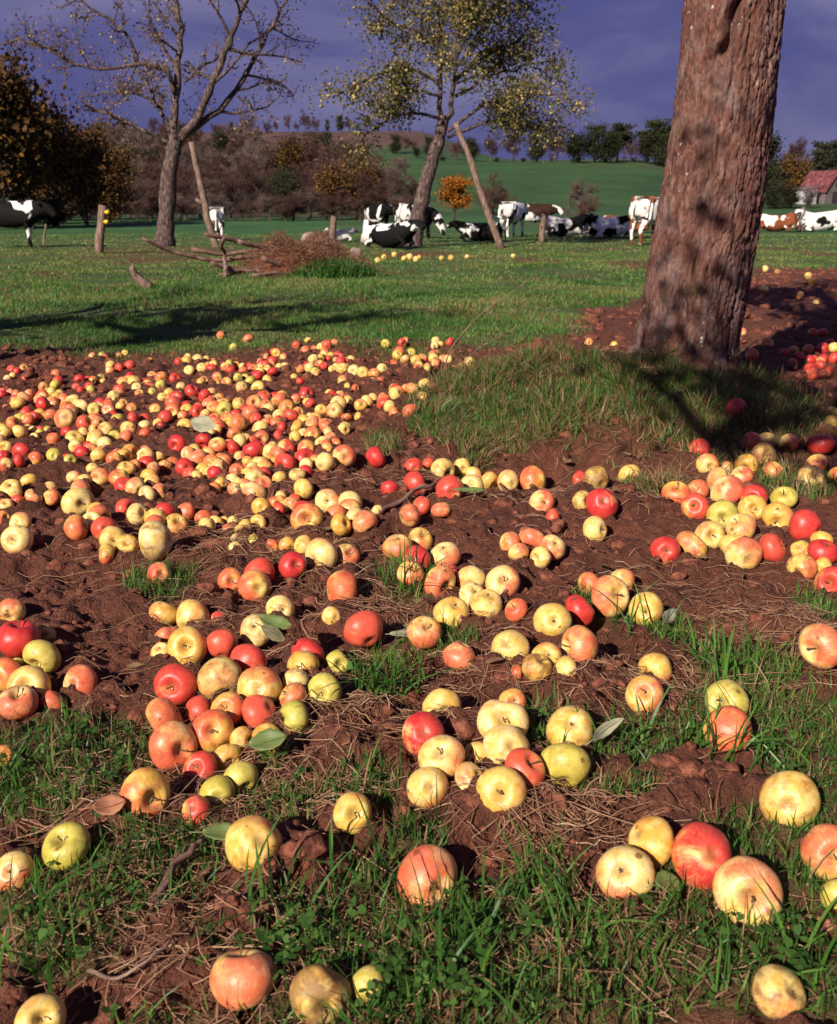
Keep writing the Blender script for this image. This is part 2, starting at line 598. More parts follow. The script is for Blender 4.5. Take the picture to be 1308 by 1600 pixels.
GRASS_BLOBS = px_blobs([
    (60, 1210, 170, 90), (600, 1075, 50, 50), (640, 915, 60, 35), (1160, 1050, 90, 40), (1200, 1140, 150, 80),
    (1290, 1220, 120, 90), (1010, 1180, 130, 50), (850, 1160, 50, 50), (600, 705, 28, 22), (668, 655, 34, 36), (735, 650, 80, 55), (690, 1010, 60, 25),
    (840, 1390, 130, 70), (1000, 1480, 330, 110), (500, 1440, 200, 80), (150, 1400, 200, 90), (270, 1330, 120, 50),
    (620, 1330, 110, 60), (440, 1270, 70, 35), (560, 1250, 80, 40), (760, 1500, 200, 100), (1230, 1330, 120, 80), (960, 1250, 150, 25), (120, 1500, 120, 50), (330, 1480, 70, 40),
    (1240, 1560, 200, 60), (650, 1590, 300, 50), (250, 1590, 120, 40), (1010, 760, 45, 22), (1090, 700, 60, 35), (1250, 760, 60, 25), (940, 950, 50, 20), (1290, 960, 40, 40), (250, 920, 60, 30), (430, 1200, 30, 25), (1040, 990, 40, 25)])
SOIL_BLOBS = px_blobs([(450, 1370, 60, 45), (370, 1440, 70, 28), (760, 1350, 40, 40), (880, 1300, 70, 40), (1075, 1222, 65, 40), (250, 1530, 90, 60), (940, 1390, 60, 60), (560, 1310, 60, 30), (100, 1560, 60, 25)])


def fld(blobs, x, y):
    v = np.zeros(np.shape(x))
    for (bx, by, rx, ry) in blobs:
        v = np.maximum(v, np.exp(-0.9 * (((x - bx) / rx) ** 2 + ((y - by) / ry) ** 2)))
    return v


def turf(x, y):
    """0 bare soil .. 1 turf"""
    x = np.asarray(x, float); y = np.asarray(y, float)
    n = fbm(x * 1.1, y * 0.8, 5, 4) - 0.5
    edge = 7.0 + 0.0 * x + 1.6 * n
    far = ss(-0.45, 0.6, y - edge)
    # bare tongue behind the big tree
    xl = np.interp(y, [6, 7.2, 9, 11.5, 16, 19, 20.5], [0.7, 0.9, 1.4, 2.6, 4.9, 6.2, 30])
    tong = ss(-0.35, 0.35, x - xl + 1.2 * n) * ss(20.2, 19.0, y + 3 * n)
    far = far * (1 - tong)
    # soil under the second tree and patches
    for (px, py, rx, ry, s) in ((640, 398, 65, 9, 0.95), (270, 396, 95, 9, 0.75), (215, 400, 70, 5, 0.5)):
        x0, y0 = flat_xy(px, py)
        far = far * (1 - s * np.exp(-((x - x0) / (rx / FPX * y0)) ** 2 - ((y - y0) / 2.2) ** 2))
    pat = ss(0.60, 0.72, fbm(x * 0.7 + 3, y * 0.45, 15, 4))
    far = far * (1 - 0.65 * pat * ss(60, 25, y))
    # mound
    dx, dy = x - MX, y - MY
    rm = np.sqrt((dx / np.where(dx < 0, 0.90, 1.0)) ** 2 + (dy / np.where(dy < 0, 1.40, 0.75)) ** 2)
    mo = ss(1.12, 0.75, rm + 0.5 * n)
    bx, by = x - 0.46, y - 3.74
    mo = mo * (1 - 1.0 * np.exp(-((bx + .2 * n) / 0.48) ** 4 - ((by + .3 * n) / 0.37) ** 4))
    # trodden bare slope under the lower right heap
    mo = mo * (1 - np.exp(-((x - 1.25) / 0.5) ** 4 - ((y - 3.65) / 0.30) ** 4))
    near = ss(0.30, 0.62, fld(GRASS_BLOBS, x, y) + 0.55 * (fbm(x * 9, y * 9, 25, 3) - 0.5) - 0.75 * fld(SOIL_BLOBS, x, y))
    near = np.where(y < 0.55, ss(0.35, 0.6, fbm(x * 3, y * 3, 25, 3)), near)
    side = ss(.40, .60, fbm(x * 1.7, y * 1.7, 26, 3)) * ss(2.6, 1.6, y)
    near = np.where(np.abs(x) > .47 * np.maximum(y, 0) + .12, np.maximum(near, side), near)
    near = near * ss(5.2, 4.4, y)
    return np.clip(np.maximum(np.maximum(far, mo), near), 0, 1)


def height(x, y, fine=True, tf=None):
    x = np.asarray(x, float); y = np.asarray(y, float)
    if tf is None: tf = turf(x, y)
    h = base_h(x, y) + mound(x, y)
    nearw = ss(26, 9, y)
    s = 1 - 0.62 * tf
    h = h + nearw * 0.055 * (fbm(x * 1.2, y * 1.2, 41, 2) - 0.5)
    h = h + nearw * s * 0.11 * (fbm(x * 3.3 + 5, y * 3.3, 42, 3) - 0.5)
    h = h + ss(120, 20, y) * ss(7.5, 12, y) * 0.17 * (fbm(x * 0.5, y * 0.5, 44, 3) - 0.5)
    if fine:
        w = ss(18, 7, y)
        wx = x + 0.04 * (vn(x * 14, y * 14, 3) - 0.5); wy = y + 0.04 * (vn(x * 14, y * 14, 4) - 0.5)
        f1, f2, cid = worley(wx * 9, wy * 9, 51)
        h = h + w * s * 0.085 * (np.clip(0.62 - f1, 0, 1)) * (cid - 0.3)
        f1, f2, cid = worley(wx * 24, wy * 24, 52)
        h = h + w * s * 0.040 * np.clip(0.6 - f1, 0, .42) * (0.1 + cid)
        h = h + w * s * 0.078 * (fbm(x * 15, y * 15, 53, 5, 0.66) - 0.5)
        h = h - w * s * 0.03 * ss(.62, .8, fbm(x * 5 + 9, y * 5, 55, 2))
        h = h + w * s * 0.016 * np.abs(fbm(x * 11 + 3, y * 11, 54, 3) - 0.5) * 2
    return h


def h1(x, y, fine=False):
    return float(height(np.array([x]), np.array([y]), fine)[0])


def build_ground():
    ys = [-16, -11, -7, -4.5, -3, -2, -1.2, -0.7, -0.3, 0, 0.2, 0.35, 0.48]
    y = 0.56
    while y < 1400:
        ys.append(y)
        y += (0.0062 * y if y < 8 else 0.013 * y if y < 16 else 0.03 * y if y < 120 else 0.045 * y)
    ys = np.array(ys)
    nc = 620
    u = np.linspace(-1, 1, nc)
    xm = 0.30 * u + 0.70 * u ** 3
    W = 3.6 + 1.0 * np.abs(ys)
    X = W[:, None] * xm[None, :]
    Y = np.repeat(ys[:, None], nc, 1)
    tf = turf(X, Y)
    Z = height(X, Y, True, tf)
    V = np.stack([X, Y, Z], -1).reshape(-1, 3)
    nr = len(ys)
    i = np.arange(nr - 1)[:, None] * nc
    j = np.arange(nc - 1)[None, :]
    q = np.stack([i + j, i + j + 1, i + nc + j + 1, i + nc + j], -1).reshape(-1, 4)
    # far field colours: cow pasture, meadow on the slope, brown field on the hill top
    fw = ss(26, 48, Y)
    ratio = X / np.maximum(Y, 1)
    green = np.array([0.036, 0.098, 0.026]); mead = np.array([0.027, 0.068, 0.017]); br = np.array([0.085, 0.045, 0.035]); dk = np.array([0.05, 0.055, 0.024]); tan = np.array([0.14, 0.13, 0.05])
    tint = np.repeat(green[None, :], V.shape[0], 0).reshape(nr, nc, 3)

    def mixin(c, w): return tint * (1 - w[..., None]) + c * w[..., None]
    tint = mixin(mead, ss(85, 110, Y))
    pn = fbm(X * .035, Y * .05, 98, 4)
    tint = mixin(np.array([0.045, 0.070, 0.022]), .8 * ss(.48, .66, pn) * ss(85, 110, Y))
    tint = mixin(np.array([0.060, 0.085, 0.026]), .7 * ss(.5, .62, fbm(X * .09, Y * .03, 99, 4)) * ss(30, 45, Y) * ss(85, 70, Y))
    tint = mixin(tan, 0.6 * ss(0.25, 0.36, ratio) * ss(60, 75, Y) * ss(110, 90, Y))
    tint = mixin(dk, ss(-0.02, -0.07, ratio) * ss(85, 100, Y))
    tint = mixin(br, ss(235, 262, Y + 20 * (fbm(X * .02, Y * .02, 9, 2) - .5)) * ss(0.06, 0.0, ratio))
    me = mesh_np('ground', V, [q], True, M['ground'], {'turf': (tf * (.35 + .65 * ss(5.5, 9, Y))).ravel(), 'farness': fw.ravel(), 'fieldtint': tint.reshape(-1, 3)})
    o = put('ground', me)
    o['kind'] = 'structure'
    return o


build_ground()


def march(d, lift, rmul=0.0):
    """first distance along a sight line at which it comes within lift (+ rmul * distance) of the land"""
    t = 0.25 * 1.022 ** np.arange(390)
    for _ in range(2):
        x, y = d[0] * t, d[1] * t
        f = CAMZ + d[2] * t - height(x, y, False) - lift - rmul * t
        k = np.argmax(f < 0)
        if f[k] >= 0: k = len(t) - 1
        k = max(k, 1)
        t = np.linspace(t[k - 1], t[k], 24)
    return t[-1]


def on_ground(px, py, lift=0.0):
    """where the sight line through a pixel of the photograph meets the land"""
    d = ray(px, py)
    p = d * march(d, lift)
    return np.array([p[0], p[1], h1(p[0], p[1])])


# ------------------------------------------------------------------ trees
def wander(p0, d0, L, n, wig, up, rng):
    pts = [np.array(p0, float)]
    d = np.array(d0, float); d /= np.linalg.norm(d)
    for k in range(n):
        d = d + rng.normal(0, wig, 3) + np.array([0, 0, up])
        d /= np.linalg.norm(d)
        pts.append(pts[-1] + d * (L / n))
    return np.array(pts)


def side_dir(t, rng, ang):
    a = rng.normal(0, 1, 3)
    a -= t * np.dot(a, t)
    a /= np.linalg.norm(a) + 1e-9
    return t * math.cos(ang) + a * math.sin(ang)


def sprout(branches, tips, pts, rad, level, maxl, rng, num, lenf, wig=0.22, up=0.05, ang=(0.6, 1.1), start=0.3, rmin=0.004, minlen=0.12):
    """side branches on a finished branch, recursively"""
    L = np.sum(np.linalg.norm(np.diff(pts, axis=0), axis=1))
    if level > maxl or L < minlen:
        return
    n = len(pts) - 1
    for k in range(num):
        f = start + (1 - start) * (k + rng.random()) / num
        s = min(f * n, n - 1e-3)
        i = int(s); fr = s - i
        p = pts[i] * (1 - fr) + pts[i + 1] * fr
        r = (rad[i] * (1 - fr) + rad[i + 1] * fr)
        t = pts[i + 1] - pts[i]; t /= np.linalg.norm(t) + 1e-9
        d = side_dir(t, rng, rng.uniform(*ang))
        l = L * lenf * rng.uniform(0.6, 1.2) * (1 - 0.45 * f)
        m = 4 if level <= 1 else 3
        q = wander(p, d, l, m, wig, up, rng)
        r0 = max(r * 0.6, rmin)
        rr = np.linspace(r0, max(r0 * 0.35, rmin * 0.7), m + 1)
        branches.append((q, rr, level))
        tips.append((q[-1], q[-1] - q[-2], level))
        if level >= maxl - 1:
            tips.append((q[len(q) // 2], q[-1] - q[-2], level))
        sprout(branches, tips, q, rr, level + 1, maxl, rng, max(2, num - 1), lenf * 0.95, wig, up, ang, 0.25, rmin, minlen)


def branch_mb(branches, sides=(7, 5, 4, 3, 3)):
    mb = MB()
    for (p, r, lv) in branches:
        mb.tube(p, r, sides[min(lv, 4)], cap=lv == 0)
    return mb


def cards(points, size, rng, aspect=0.6, bend=True, shade=None):
    """leaf-sized faces, each a folded quad pair"""
    n = len(points)
    P_ = np.asarray(points)
    a = rng.normal(0, 1, (n, 3)); a /= np.linalg.norm(a, axis=1)[:, None]
    b = rng.normal(0, 1, (n, 3)); b -= a * np.sum(a * b, 1)[:, None]; b /= np.linalg.norm(b, axis=1)[:, None]
    c = np.cross(a, b)
    s = np.asarray(size) * rng.uniform(0.6, 1.3, n)
    L = s[:, None] * a; Wd = (s * aspect)[:, None] * b * 0.5; F_ = (s * 0.12)[:, None] * c
    v = np.stack([P_, P_ + L * .45 + Wd + F_, P_ + L, P_ + L * .45 - Wd + F_], 1)
    V = v.reshape(-1, 3)
    i = np.arange(n)[:, None] * 4
    f = np.concatenate([i + np.array([[0, 1, 2]]), i + np.array([[0, 2, 3]])])
    sh = rng.random(n) if shade is None else shade
    return V, f, np.repeat(sh, 4)


def slivers(points, dirs, length, width, rng, spread=0.7):
    n = len(points)
    d = dirs / (np.linalg.norm(dirs, axis=1)[:, None] + 1e-9) + rng.normal(0, spread, (n, 3))
    d /= np.linalg.norm(d, axis=1)[:, None]
    s = np.cross(d, rng.normal(0, 1, (n, 3))); s /= np.linalg.norm(s, axis=1)[:, None]
    L = length * rng.uniform(0.5, 1.3, n)[:, None]
    w = width * rng.uniform(0.7, 1.3, n)[:, None]
    P_ = np.asarray(points)
    V = np.stack([P_ - s * w, P_ + s * w, P_ + d * L], 1).reshape(-1, 3)
    f = np.arange(3 * n).reshape(-1, 3)
    return V, f, np.repeat(rng.random(n), 3)


BALL = None


def small_balls(points, rad, rng):
    """little octahedral fruits, once subdivided"""
    global BALL
    if BALL is None:
        import bmesh
        bm = bmesh.new()
        bmesh.ops.create_icosphere(bm, subdivisions=1, radius=1)
        BALL = (np.array([v.co[:] for v in bm.verts]), np.array([[v.index for v in f.verts] for f in bm.faces]))
        bm.free()
    n = len(points)
    r = rad * rng.uniform(0.75, 1.2, n)
    V = (np.asarray(points)[:, None, :] + BALL[0][None] * r[:, None, None]).reshape(-1, 3)
    f = (np.arange(n)[:, None, None] * len(BALL[0]) + BALL[1][None]).reshape(-1, 3)
    return V, f, np.repeat(rng.random(n), len(BALL[0]))


M['orch_leaf'] = leaf_mat('orchard_leaves', [(0.0, (0.05, 0.055, 0.02)), (0.5, (0.12, 0.11, 0.035)), (0.8, (0.24, 0.19, 0.06)), (1.0, (0.26, 0.13, 0.06))], 0.35)
M['rust_leaf'] = leaf_mat('withered_leaves', [(0.0, (0.10, 0.055, 0.03)), (0.6, (0.22, 0.12, 0.07)), (1.0, (0.30, 0.20, 0.09))], 0.3)
M['tree_fruit'] = leaf_mat('tree_apples', [(0.0, (0.16, 0.14, 0.04)), (0.6, (0.36, 0.30, 0.09)), (1.0, (0.42, 0.25, 0.12))], 0.0, 0.4, 0.4)


def limb_tree(name, Y0, base_px, limbs, twig_n, leafn, leaf_size, fruitn, fruit_r, lmat, label, seed, group=None, depth_spread=0.35, maxl=3, leaf_shade=None, clump=0.25):
    """an orchard tree whose main limbs follow the lines seen in the photograph; limbs: (pixel points, r0 px, r1 px, depth of tip in m)"""
    rng = np.random.default_rng(seed)
    b = P(*base_px, Y0)
    b[2] = h1(b[0], b[1])
    root = empty(name, b)
    tag(root, label, 'tree', group)
    k = Y0 / FPX
    br = []; tips = []
    for li, (pp, r0, r1, dep) in enumerate(limbs):
        n = len(pp)
        pts = np.array([P(px, py, Y0 + dep * (i / max(n - 1, 1))) for i, (px, py) in enumerate(pp)])
        # resample smoothly
        t = np.linspace(0, n - 1, max(2 * n, 6) + (8 if li == 0 else 4))
        q = np.stack([np.interp(t, np.arange(n), pts[:, a]) for a in range(3)], -1)
        for _ in range(2): q[1:-1] = (q[:-2] + 2 * q[1:-1] + q[2:]) / 4
        q[1:-1] += rng.normal(0, 0.035, q[1:-1].shape) * (0.3 if li == 0 else 1)
        rr = np.linspace(r0 * k, r1 * k, len(q)) * (0.95 if li == 0 else 0.74) * rng.uniform(.9, 1.12, len(q))
        if li == 0:
            q[0, 2] = h1(q[0, 0], q[0, 1]) - 0.15
            rr[0] *= 1.35; rr[1] *= 1.12
        q -= b
        br.append((q, rr, 0))
        if li > 0:
            sprout(br, tips, q, rr, 1, maxl, rng, twig_n, 0.36, 0.25, 0.07, (0.5, 1.2), 0.22, 0.0065, 0.2)
            tips.append((q[-1], q[-1] - q[-2], 1))
    tr = MB(); cr_ = MB()
    for (p, r, lv) in br[:1]: tr.tube(p, r, 14)
    for (p, r, lv) in br[1:]: cr_.tube(p, r, (8, 5, 4, 3, 3)[min(lv, 4)], cap=False)
    tr.build('trunk', M['orchard_bark'], root)
    cr_.build('branches', M['orchard_bark'], root)
    tp = np.array([t[0] for t in tips]); td = np.array([t[1] for t in tips])
    if leafn:
        idx = rng.integers(0, len(tp), leafn)
        pts = tp[idx] + rng.normal(0, clump, (leafn, 3)) * np.array([1, 1, .8])
        V, f, sh = cards(pts, leaf_size, rng)
        lm = MB(); lm.add(V, f, shade=sh)
        o = lm.build('foliage', lmat, root, smooth=False); o['kind'] = 'stuff'
    if fruitn:
        idx = rng.integers(0, len(tp), fruitn)
        pts = tp[idx] + rng.normal(0, .07, (fruitn, 3)) - np.array([0, 0, .07])
        V, f, sh = small_balls(pts, fruit_r, rng)
        fm = MB(); fm.add(V, f, shade=sh)
        o = fm.build('hanging_fruit', M['tree_fruit'], root); o['kind'] = 'stuff'
    return root


T1 = [
    ([(257, 388), (260, 340), (264, 280), (270, 235), (277, 212)], 14, 11, 0),
    ([(272, 222), (272, 160), (277, 95), (284, 50), (274, 5), (262, -70), (270, -150)], 9, 3, 0.5),
    ([(280, 222), (308, 188), (332, 135), (351, 78), (364, 42), (390, -8), (402, -80), (396, -140)], 8.5, 2.5, -0.8),
    ([(282, 218), (325, 186), (368, 150), (398, 92), (424, 46), (442, 12), (452, -30)], 6.5, 2, 0.9),
    ([(270, 226), (232, 208), (186, 184), (150, 172), (133, 165)], 5, 2.4, -0.7),
    ([(268, 215), (257, 182), (244, 158), (226, 128), (210, 108), (205, 70)], 5, 1.6, 0.8),
    ([(272, 145), (264, 108), (240, 97), (202, 103), (150, 110), (112, 100), (78, 75), (38, 64)], 4.8, 1.6, -1.0),
    ([(215, 100), (206, 60), (180, 38), (150, 16), (118, -6), (90, -40)], 3.5, 1.4, -0.6),
    ([(120, 103), (92, 82), (60, 66), (24, 64), (-12, 74)], 3.2, 1.2, 0.5),
    ([(372, 150), (388, 160), (396, 180), (388, 200), (380, 216)], 2.2, 1.0, 0.4),
    ([(288, 128), (312, 108), (345, 92), (352, 60)], 2.8, 1.2, 1.0),
    ([(258, 170), (225, 150), (180, 140), (140, 150)], 3.0, 1.2, 0.8),
    ([(278, 80), (250, 66), (236, 40), (230, -10)], 2.6, 1.2, -0.8),
    ([(300, 198), (310, 170), (322, 150)], 3, 1.5, 1.0),
]
D1 = 31.0
limb_tree('apple_tree', D1, (257, 388), T1, 9, 3800, 0.095, 110, 0.04, M['rust_leaf'],
          'nearly bare old apple tree propped by a stake behind the brush pile', 11, 'orchard trees', maxl=3, clump=0.16)

T2 = [
    ([(644, 388), (652, 345), (664, 290), (677, 245), (688, 212), (694, 180)], 13, 8, 0),
    ([(690, 205), (686, 150), (689, 90), (692, 20), (690, -60), (688, -150)], 6, 2, 0.4),
    ([(691, 205), (706, 165), (712, 100), (716, 30), (722, -50), (730, -120)], 6, 2, -0.6),
    ([(689, 135), (650, 108), (612, 106), (575, 122), (545, 142), (524, 150)], 4, 1.2, -0.9),
    ([(712, 125), (752, 88), (800, 66), (838, 52)], 4, 1.5, 0.9),
    ([(700, 205), (742, 172), (790, 150), (840, 150), (885, 148)], 4, 1.3, -0.5),
    ([(700, 215), (745, 196), (790, 186), (840, 196), (868, 205)], 3.6, 1.3, 0.8),
    ([(686, 185), (645, 172), (605, 190), (572, 205), (556, 250)], 3.2, 1.0, 0.7),
    ([(690, 80), (650, 45), (600, 30), (570, -5)], 4, 1.4, -1.2),
    ([(715, 60), (770, 10), (820, -20), (850, -40)], 4, 1.4, 1.2),
    ([(712, 150), (760, 120), (810, 105), (862, 95)], 3.4, 1.2, 1.6),
    ([(688, 150), (650, 140), (620, 150), (590, 170)], 3, 1.2, -1.4),
    ([(690, 20), (640, -20), (600, -60)], 3.4, 1.4, 1.4),
    ([(720, 0), (770, -60), (800, -110)], 3.4, 1.4, -1.4),
    ([(700, 110), (730, 60), (745, 10), (760, -40)], 3.2, 1.2, -1.5),
]
D2 = 31.5
limb_tree('apple_tree', D2, (644, 388), T2, 9, 25000, 0.105, 1300, 0.05, M['orch_leaf'],
          'leafy curved apple tree hung with yellow fruit, propped beside resting cows', 12, 'orchard trees', maxl=3, clump=0.30)

# props
for pp, rp, Y, lab in (([(299, 222), (312, 280), (326, 345), (342, 398)], (4.2, 5.8), D1 - 0.9, 'crooked grey prop stake holding up the nearly bare apple tree'),
                       ([(712, 192), (732, 240), (758, 320), (786, 396)], (3.8, 5.6), D2 - 1.0, 'straight leaning prop pole under the leafy apple tree')):
    pts = np.array([P(x, y, Y) for x, y in pp])
    t = np.linspace(0, 3, 12)
    q = np.stack([np.interp(t, np.arange(4), pts[:, a]) for a in range(3)], -1)
    q[1:-1] += RNG.normal(0, 0.012, q[1:-1].shape)
    q[-1, 2] = h1(q[-1, 0], q[-1, 1]) - 0.1
    mb = MB(); mb.tube(q - q[-1], np.linspace(rp[0], rp[1], 12) * Y / FPX, 8)
    if pp[0][0] < 400:
        mb2 = MB()
        a = P(316, 318, Y) - q[-1]; b_ = P(306, 311, Y) - q[-1]
        mb.tube(np.array([a, (a + b_) / 2, b_]), [.07, .06, .05], 6)
    tag(mb.build('prop_pole', M['pole'], loc=q[-1]), lab, 'prop pole')


# ------------------------------------------------------------------ the big trunk on the mound
def big_tree():
    rng = np.random.default_rng(5)
    Y0 = MY
    rows = [(565, 1068, 86), (540, 1072, 80), (510, 1077, 79), (430, 1090, 79), (350, 1104, 79.5), (260, 1117, 78), (190, 1127, 77), (100, 1137, 76), (0, 1146, 77), (-120, 1156, 78), (-260, 1168, 82), (-420, 1180, 92)]
    C = np.array([P(x, y, Y0) for (y, x, hw) in rows]); 
    Rr = np.array([hw * (Y0 / ray(x, y)[1]) * math.hypot(1, 0) / FPX for (y, x, hw) in rows])
    C = np.vstack([C[0] + (C[0] - C[1]) / np.linalg.norm(C[0] - C[1]) * 0.22, C]); Rr = np.concatenate([[Rr[0] * 1.15], Rr])
    base = np.array([C[1][0], MY, h1(C[1][0], MY)])
    zz = np.concatenate([np.arange(C[0][2], 2.15, 0.0055), np.arange(2.15, C[-1][2], 0.03)])
    nt_ = 300
    th = np.linspace(0, 2 * math.pi, nt_, endpoint=False)       # 0 = towards the camera, + to the right
    cx = np.interp(zz, C[:, 2], C[:, 0]); cy = np.interp(zz, C[:, 2], C[:, 1]); rr = np.interp(zz, C[:, 2], Rr)
    TH, ZZ = np.meshgrid(th, zz)
    circ = 0.27
    X1 = np.sin(TH) * circ; Y1 = np.cos(TH) * circ
    # seamless noise in (theta, z): blend two copies
    w = ss(2 * math.pi - 0.6, 2 * math.pi, TH)

    def seam(f): return f(TH) * (1 - w) + f(TH - 2 * math.pi) * w
    def plates(T):
        u = T * circ
        wu = u + 0.03 * (fbm(u * 9, ZZ * 3.2, 61, 3) - 0.5) + 0.012 * (vn(u * 50, ZZ * 16, 64) - .5)
        wz = ZZ + 0.05 * (fbm(u * 11, ZZ * 5, 63, 2) - .5)
        r1 = np.abs(fbm(wu * 26, wz * 4.5, 62, 4, .6) - .5) * 2
        r2 = np.abs(fbm(wu * 55 + 7, wz * 13, 72, 3, .6) - .5) * 2
        f1, f2, cid = worley(wu * 60, wz * 15, 67)
        d = ss(0.0, 0.25, r1)
        d2 = ss(0.0, 0.3, r2)
        return 0.011 * d + 0.006 * d2 + 0.0035 * ss(0, .3, f2 - f1) + 0.005 * (cid - .5) + 0.008 * (fbm(u * 85, ZZ * 30, 65, 4, .65) - 0.5)
    D = seam(plates) - 0.020
    D += seam(lambda T: 0.030 * (fbm(T * 1.3, ZZ * 1.6, 66, 3) - 0.5))
    # long wandering fissures
    for (t0, z0, z1, dep, ph) in ((-0.28, 0.55, 1.75, 0.012, 0.0), (0.35, 0.3, 1.2, 0.008, 1.0), (0.75, 0.9, 2.1, 0.010, 2.0), (-0.7, 0.3, 1.4, 0.009, 3.0), (0.05, 1.2, 2.2, 0.008, 4.0)):
        tc_ = t0 + 0.10 * np.sin(ZZ * 5 + ph) + 0.05 * np.sin(ZZ * 17 + ph)
        D -= dep * np.exp(-((TH - (tc_ % (2 * math.pi))) / 0.045) ** 2) * ss(z0, z0 + .15, ZZ) * ss(z1, z1 - .15, ZZ)
    # the open seam with a healed lip, upper left of the trunk
    zt = P(1146, 0, Y0)[2]; zb = P(1085, 98, Y0)[2]
    f = np.clip((ZZ - zb) / (zt - zb), 0, 3)
    tg = (-0.42 + 0.33 * f + 0.05 * np.sin(f * 7)) % (2 * math.pi)
    dth = (TH - tg + math.pi) % (2 * math.pi) - math.pi
    on = ss(zb - 0.03, zb + 0.06, ZZ)
    D -= 0.075 * np.exp(-(dth / 0.085) ** 2) * on
    D += 0.030 * np.exp(-((dth + 0.25) / 0.17) ** 2) * on + 0.012 * np.exp(-((dth - 0.2) / 0.12) ** 2) * on
    lump = np.exp(-((dth + 0.16) / 0.14) ** 2 - ((ZZ - zb - 0.06) / 0.07) ** 2)
    D += 0.03 * lump
    # root flare
    fl = ss(base[2] + 0.28, base[2] - 0.1, ZZ)
    D += fl * (0.005 + 0.03 * np.clip(np.sin(TH * 3 + 0.5), 0, 1))
    # ridge down the right of the foot
    D -= 0.03 * np.exp(-((TH - 0.62 - 0.12 * (ZZ - 0.3)) / 0.06) ** 2) * ss(0.85, 0.45, ZZ)
    rad = rr[:, None] + D
    V = np.stack([cx[:, None] + rad * np.sin(TH), cy[:, None] - rad * np.cos(TH), ZZ], -1).reshape(-1, 3)
    n = len(zz)
    i = np.arange(n - 1)[:, None] * nt_; j = np.arange(nt_)[None, :]; k = (j + 1) % nt_
    q = np.stack([i + j, i + k, i + nt_ + k, i + nt_ + j], -1).reshape(-1, 4)
    root = empty('apple_tree', base)
    tag(root, 'massive furrowed brown apple trunk rising from the grassy mound', 'tree', 'orchard trees')
    tr = put('trunk', mesh_np('trunk', V - base, [q], True, M['bark']), None, root)
    # limbs above the picture, thinly leafed
    top = np.array([cx[-1], cy[-1], zz[-1]])
    br = []; tips = []
    for a, tilt, L in ((0.3, 0.75, 3.0), (1.6, 0.6, 3.2), (2.8, 0.8, 2.8), (4.1, 0.7, 2.6), (5.3, 0.6, 2.9), (0.9, 0.25, 3.2)):
        d = np.array([math.cos(a) * math.sin(tilt), math.sin(a) * math.sin(tilt), math.cos(tilt)])
        p = wander(top - np.array([0, 0, .25]), d, L, 6, 0.12, 0.02, rng)
        r = np.linspace(0.13, 0.035, 7)
        br.append((p, r, 0)); tips.append((p[-1], d, 1))
        sprout(br, tips, p, r, 1, 3, rng, 6, 0.5, 0.2, 0.03, (0.5, 1.1), 0.25, 0.006, 0.2)
    mb = MB()
    for (p, r, lv) in br: mb.tube(p - base, r, (9, 6, 4, 3, 3)[lv], cap=False)
    mb.build('branches', M['orchard_bark'], root)
    tp = np.array([t[0] for t in tips])
    idx = rng.integers(0, len(tp), 14000)
    V, f, sh = cards(tp[idx] + rng.normal(0, 0.2, (14000, 3)) - base, 0.11, rng)
    lm = MB(); lm.add(V, f, shade=sh)
    lm.build('foliage', M['orch_leaf'], root, smooth=False)['kind'] = 'stuff'


big_tree()


# orchard trees beyond the frame whose shade lies on the grass, plus one shaped to shade the mound
def shade_tree(x, y, seed, height_, spread, leafn, label, fork=2.2, lean=(0, 0), path=None):
    rng = np.random.default_rng(seed)
    z = h1(x, y)
    root = empty('apple_tree', (x, y, z))
    tag(root, label, 'tree', 'orchard trees')
    trunk = np.array([[0, 0, -.1], [0.02, 0, fork * .35], [0.0, .03, fork * .7], [0, 0, fork]])
    if path is not None: trunk = np.array(path, float)
    mb = MB(); mb.tube(trunk, np.linspace(.24, .17, len(trunk)) if path is None else [.20, .11, .055, .034, .026, .02], 12); mb.build('trunk', M['orchard_bark'], root)
    br = []; tips = []
    for k in range(7):
        a = k * 0.9 + rng.uniform(-.3, .3); tilt = rng.uniform(0.45, 1.0)
        d = np.array([math.cos(a) * math.sin(tilt) + lean[0], math.sin(a) * math.sin(tilt) + lean[1], math.cos(tilt)])
        p = wander(trunk[-1] - np.array([0, 0, .2]), d, spread * rng.uniform(.85, 1.15), 6, .14, 0.03, rng)
        r = np.linspace(.11, .03, 7)
        br.append((p, r, 0)); tips.append((p[-1], d, 1))
        sprout(br, tips, p, r, 1, 3, rng, 6, .5, .2, .03, (.5, 1.1), .25, .006, .2)
    if path is not None: br = [b_ for b_ in br if b_[2] < 2 or rng.random() < .35]
    mb = branch_mb([(p, r * (1 if path is None else .4), lv) for (p, r, lv) in br]); mb.build('branches', M['orchard_bark'], root)
    tp = np.array([t[0] for t in tips])
    idx = rng.integers(0, len(tp), leafn)
    V, f, sh = cards(tp[idx] + rng.normal(0, .2, (leafn, 3)), .10, rng)
    lm = MB(); lm.add(V, f, shade=sh)
    lm.build('foliage', M['orch_leaf'], root, smooth=False)['kind'] = 'stuff'


shade_tree(-6.4, 4.6, 21, 5, 2.7, 800, 'leafy apple tree beyond the left edge shading the grass strip', 2.9)
shade_tree(-4.5, 3.9, 24, 5, 1.9, 900, 'smaller apple tree beyond the left edge, shading the middle grass', 3.0)
shade_tree(2.75, -2.25, 22, 5, 1.35, 1000, 'unseen leaning apple tree beside the viewer, shaped to shade the mound', path=[(0, 0, -.1), (-.25, .1, .5), (-1.3, .4, 1.1), (-2.6, .8, 2.0), (-3.7, 1.1, 2.9), (-4.35, 1.35, 3.5)])  # added out of view; bent trunk and thin limbs shaped for soft mound shade


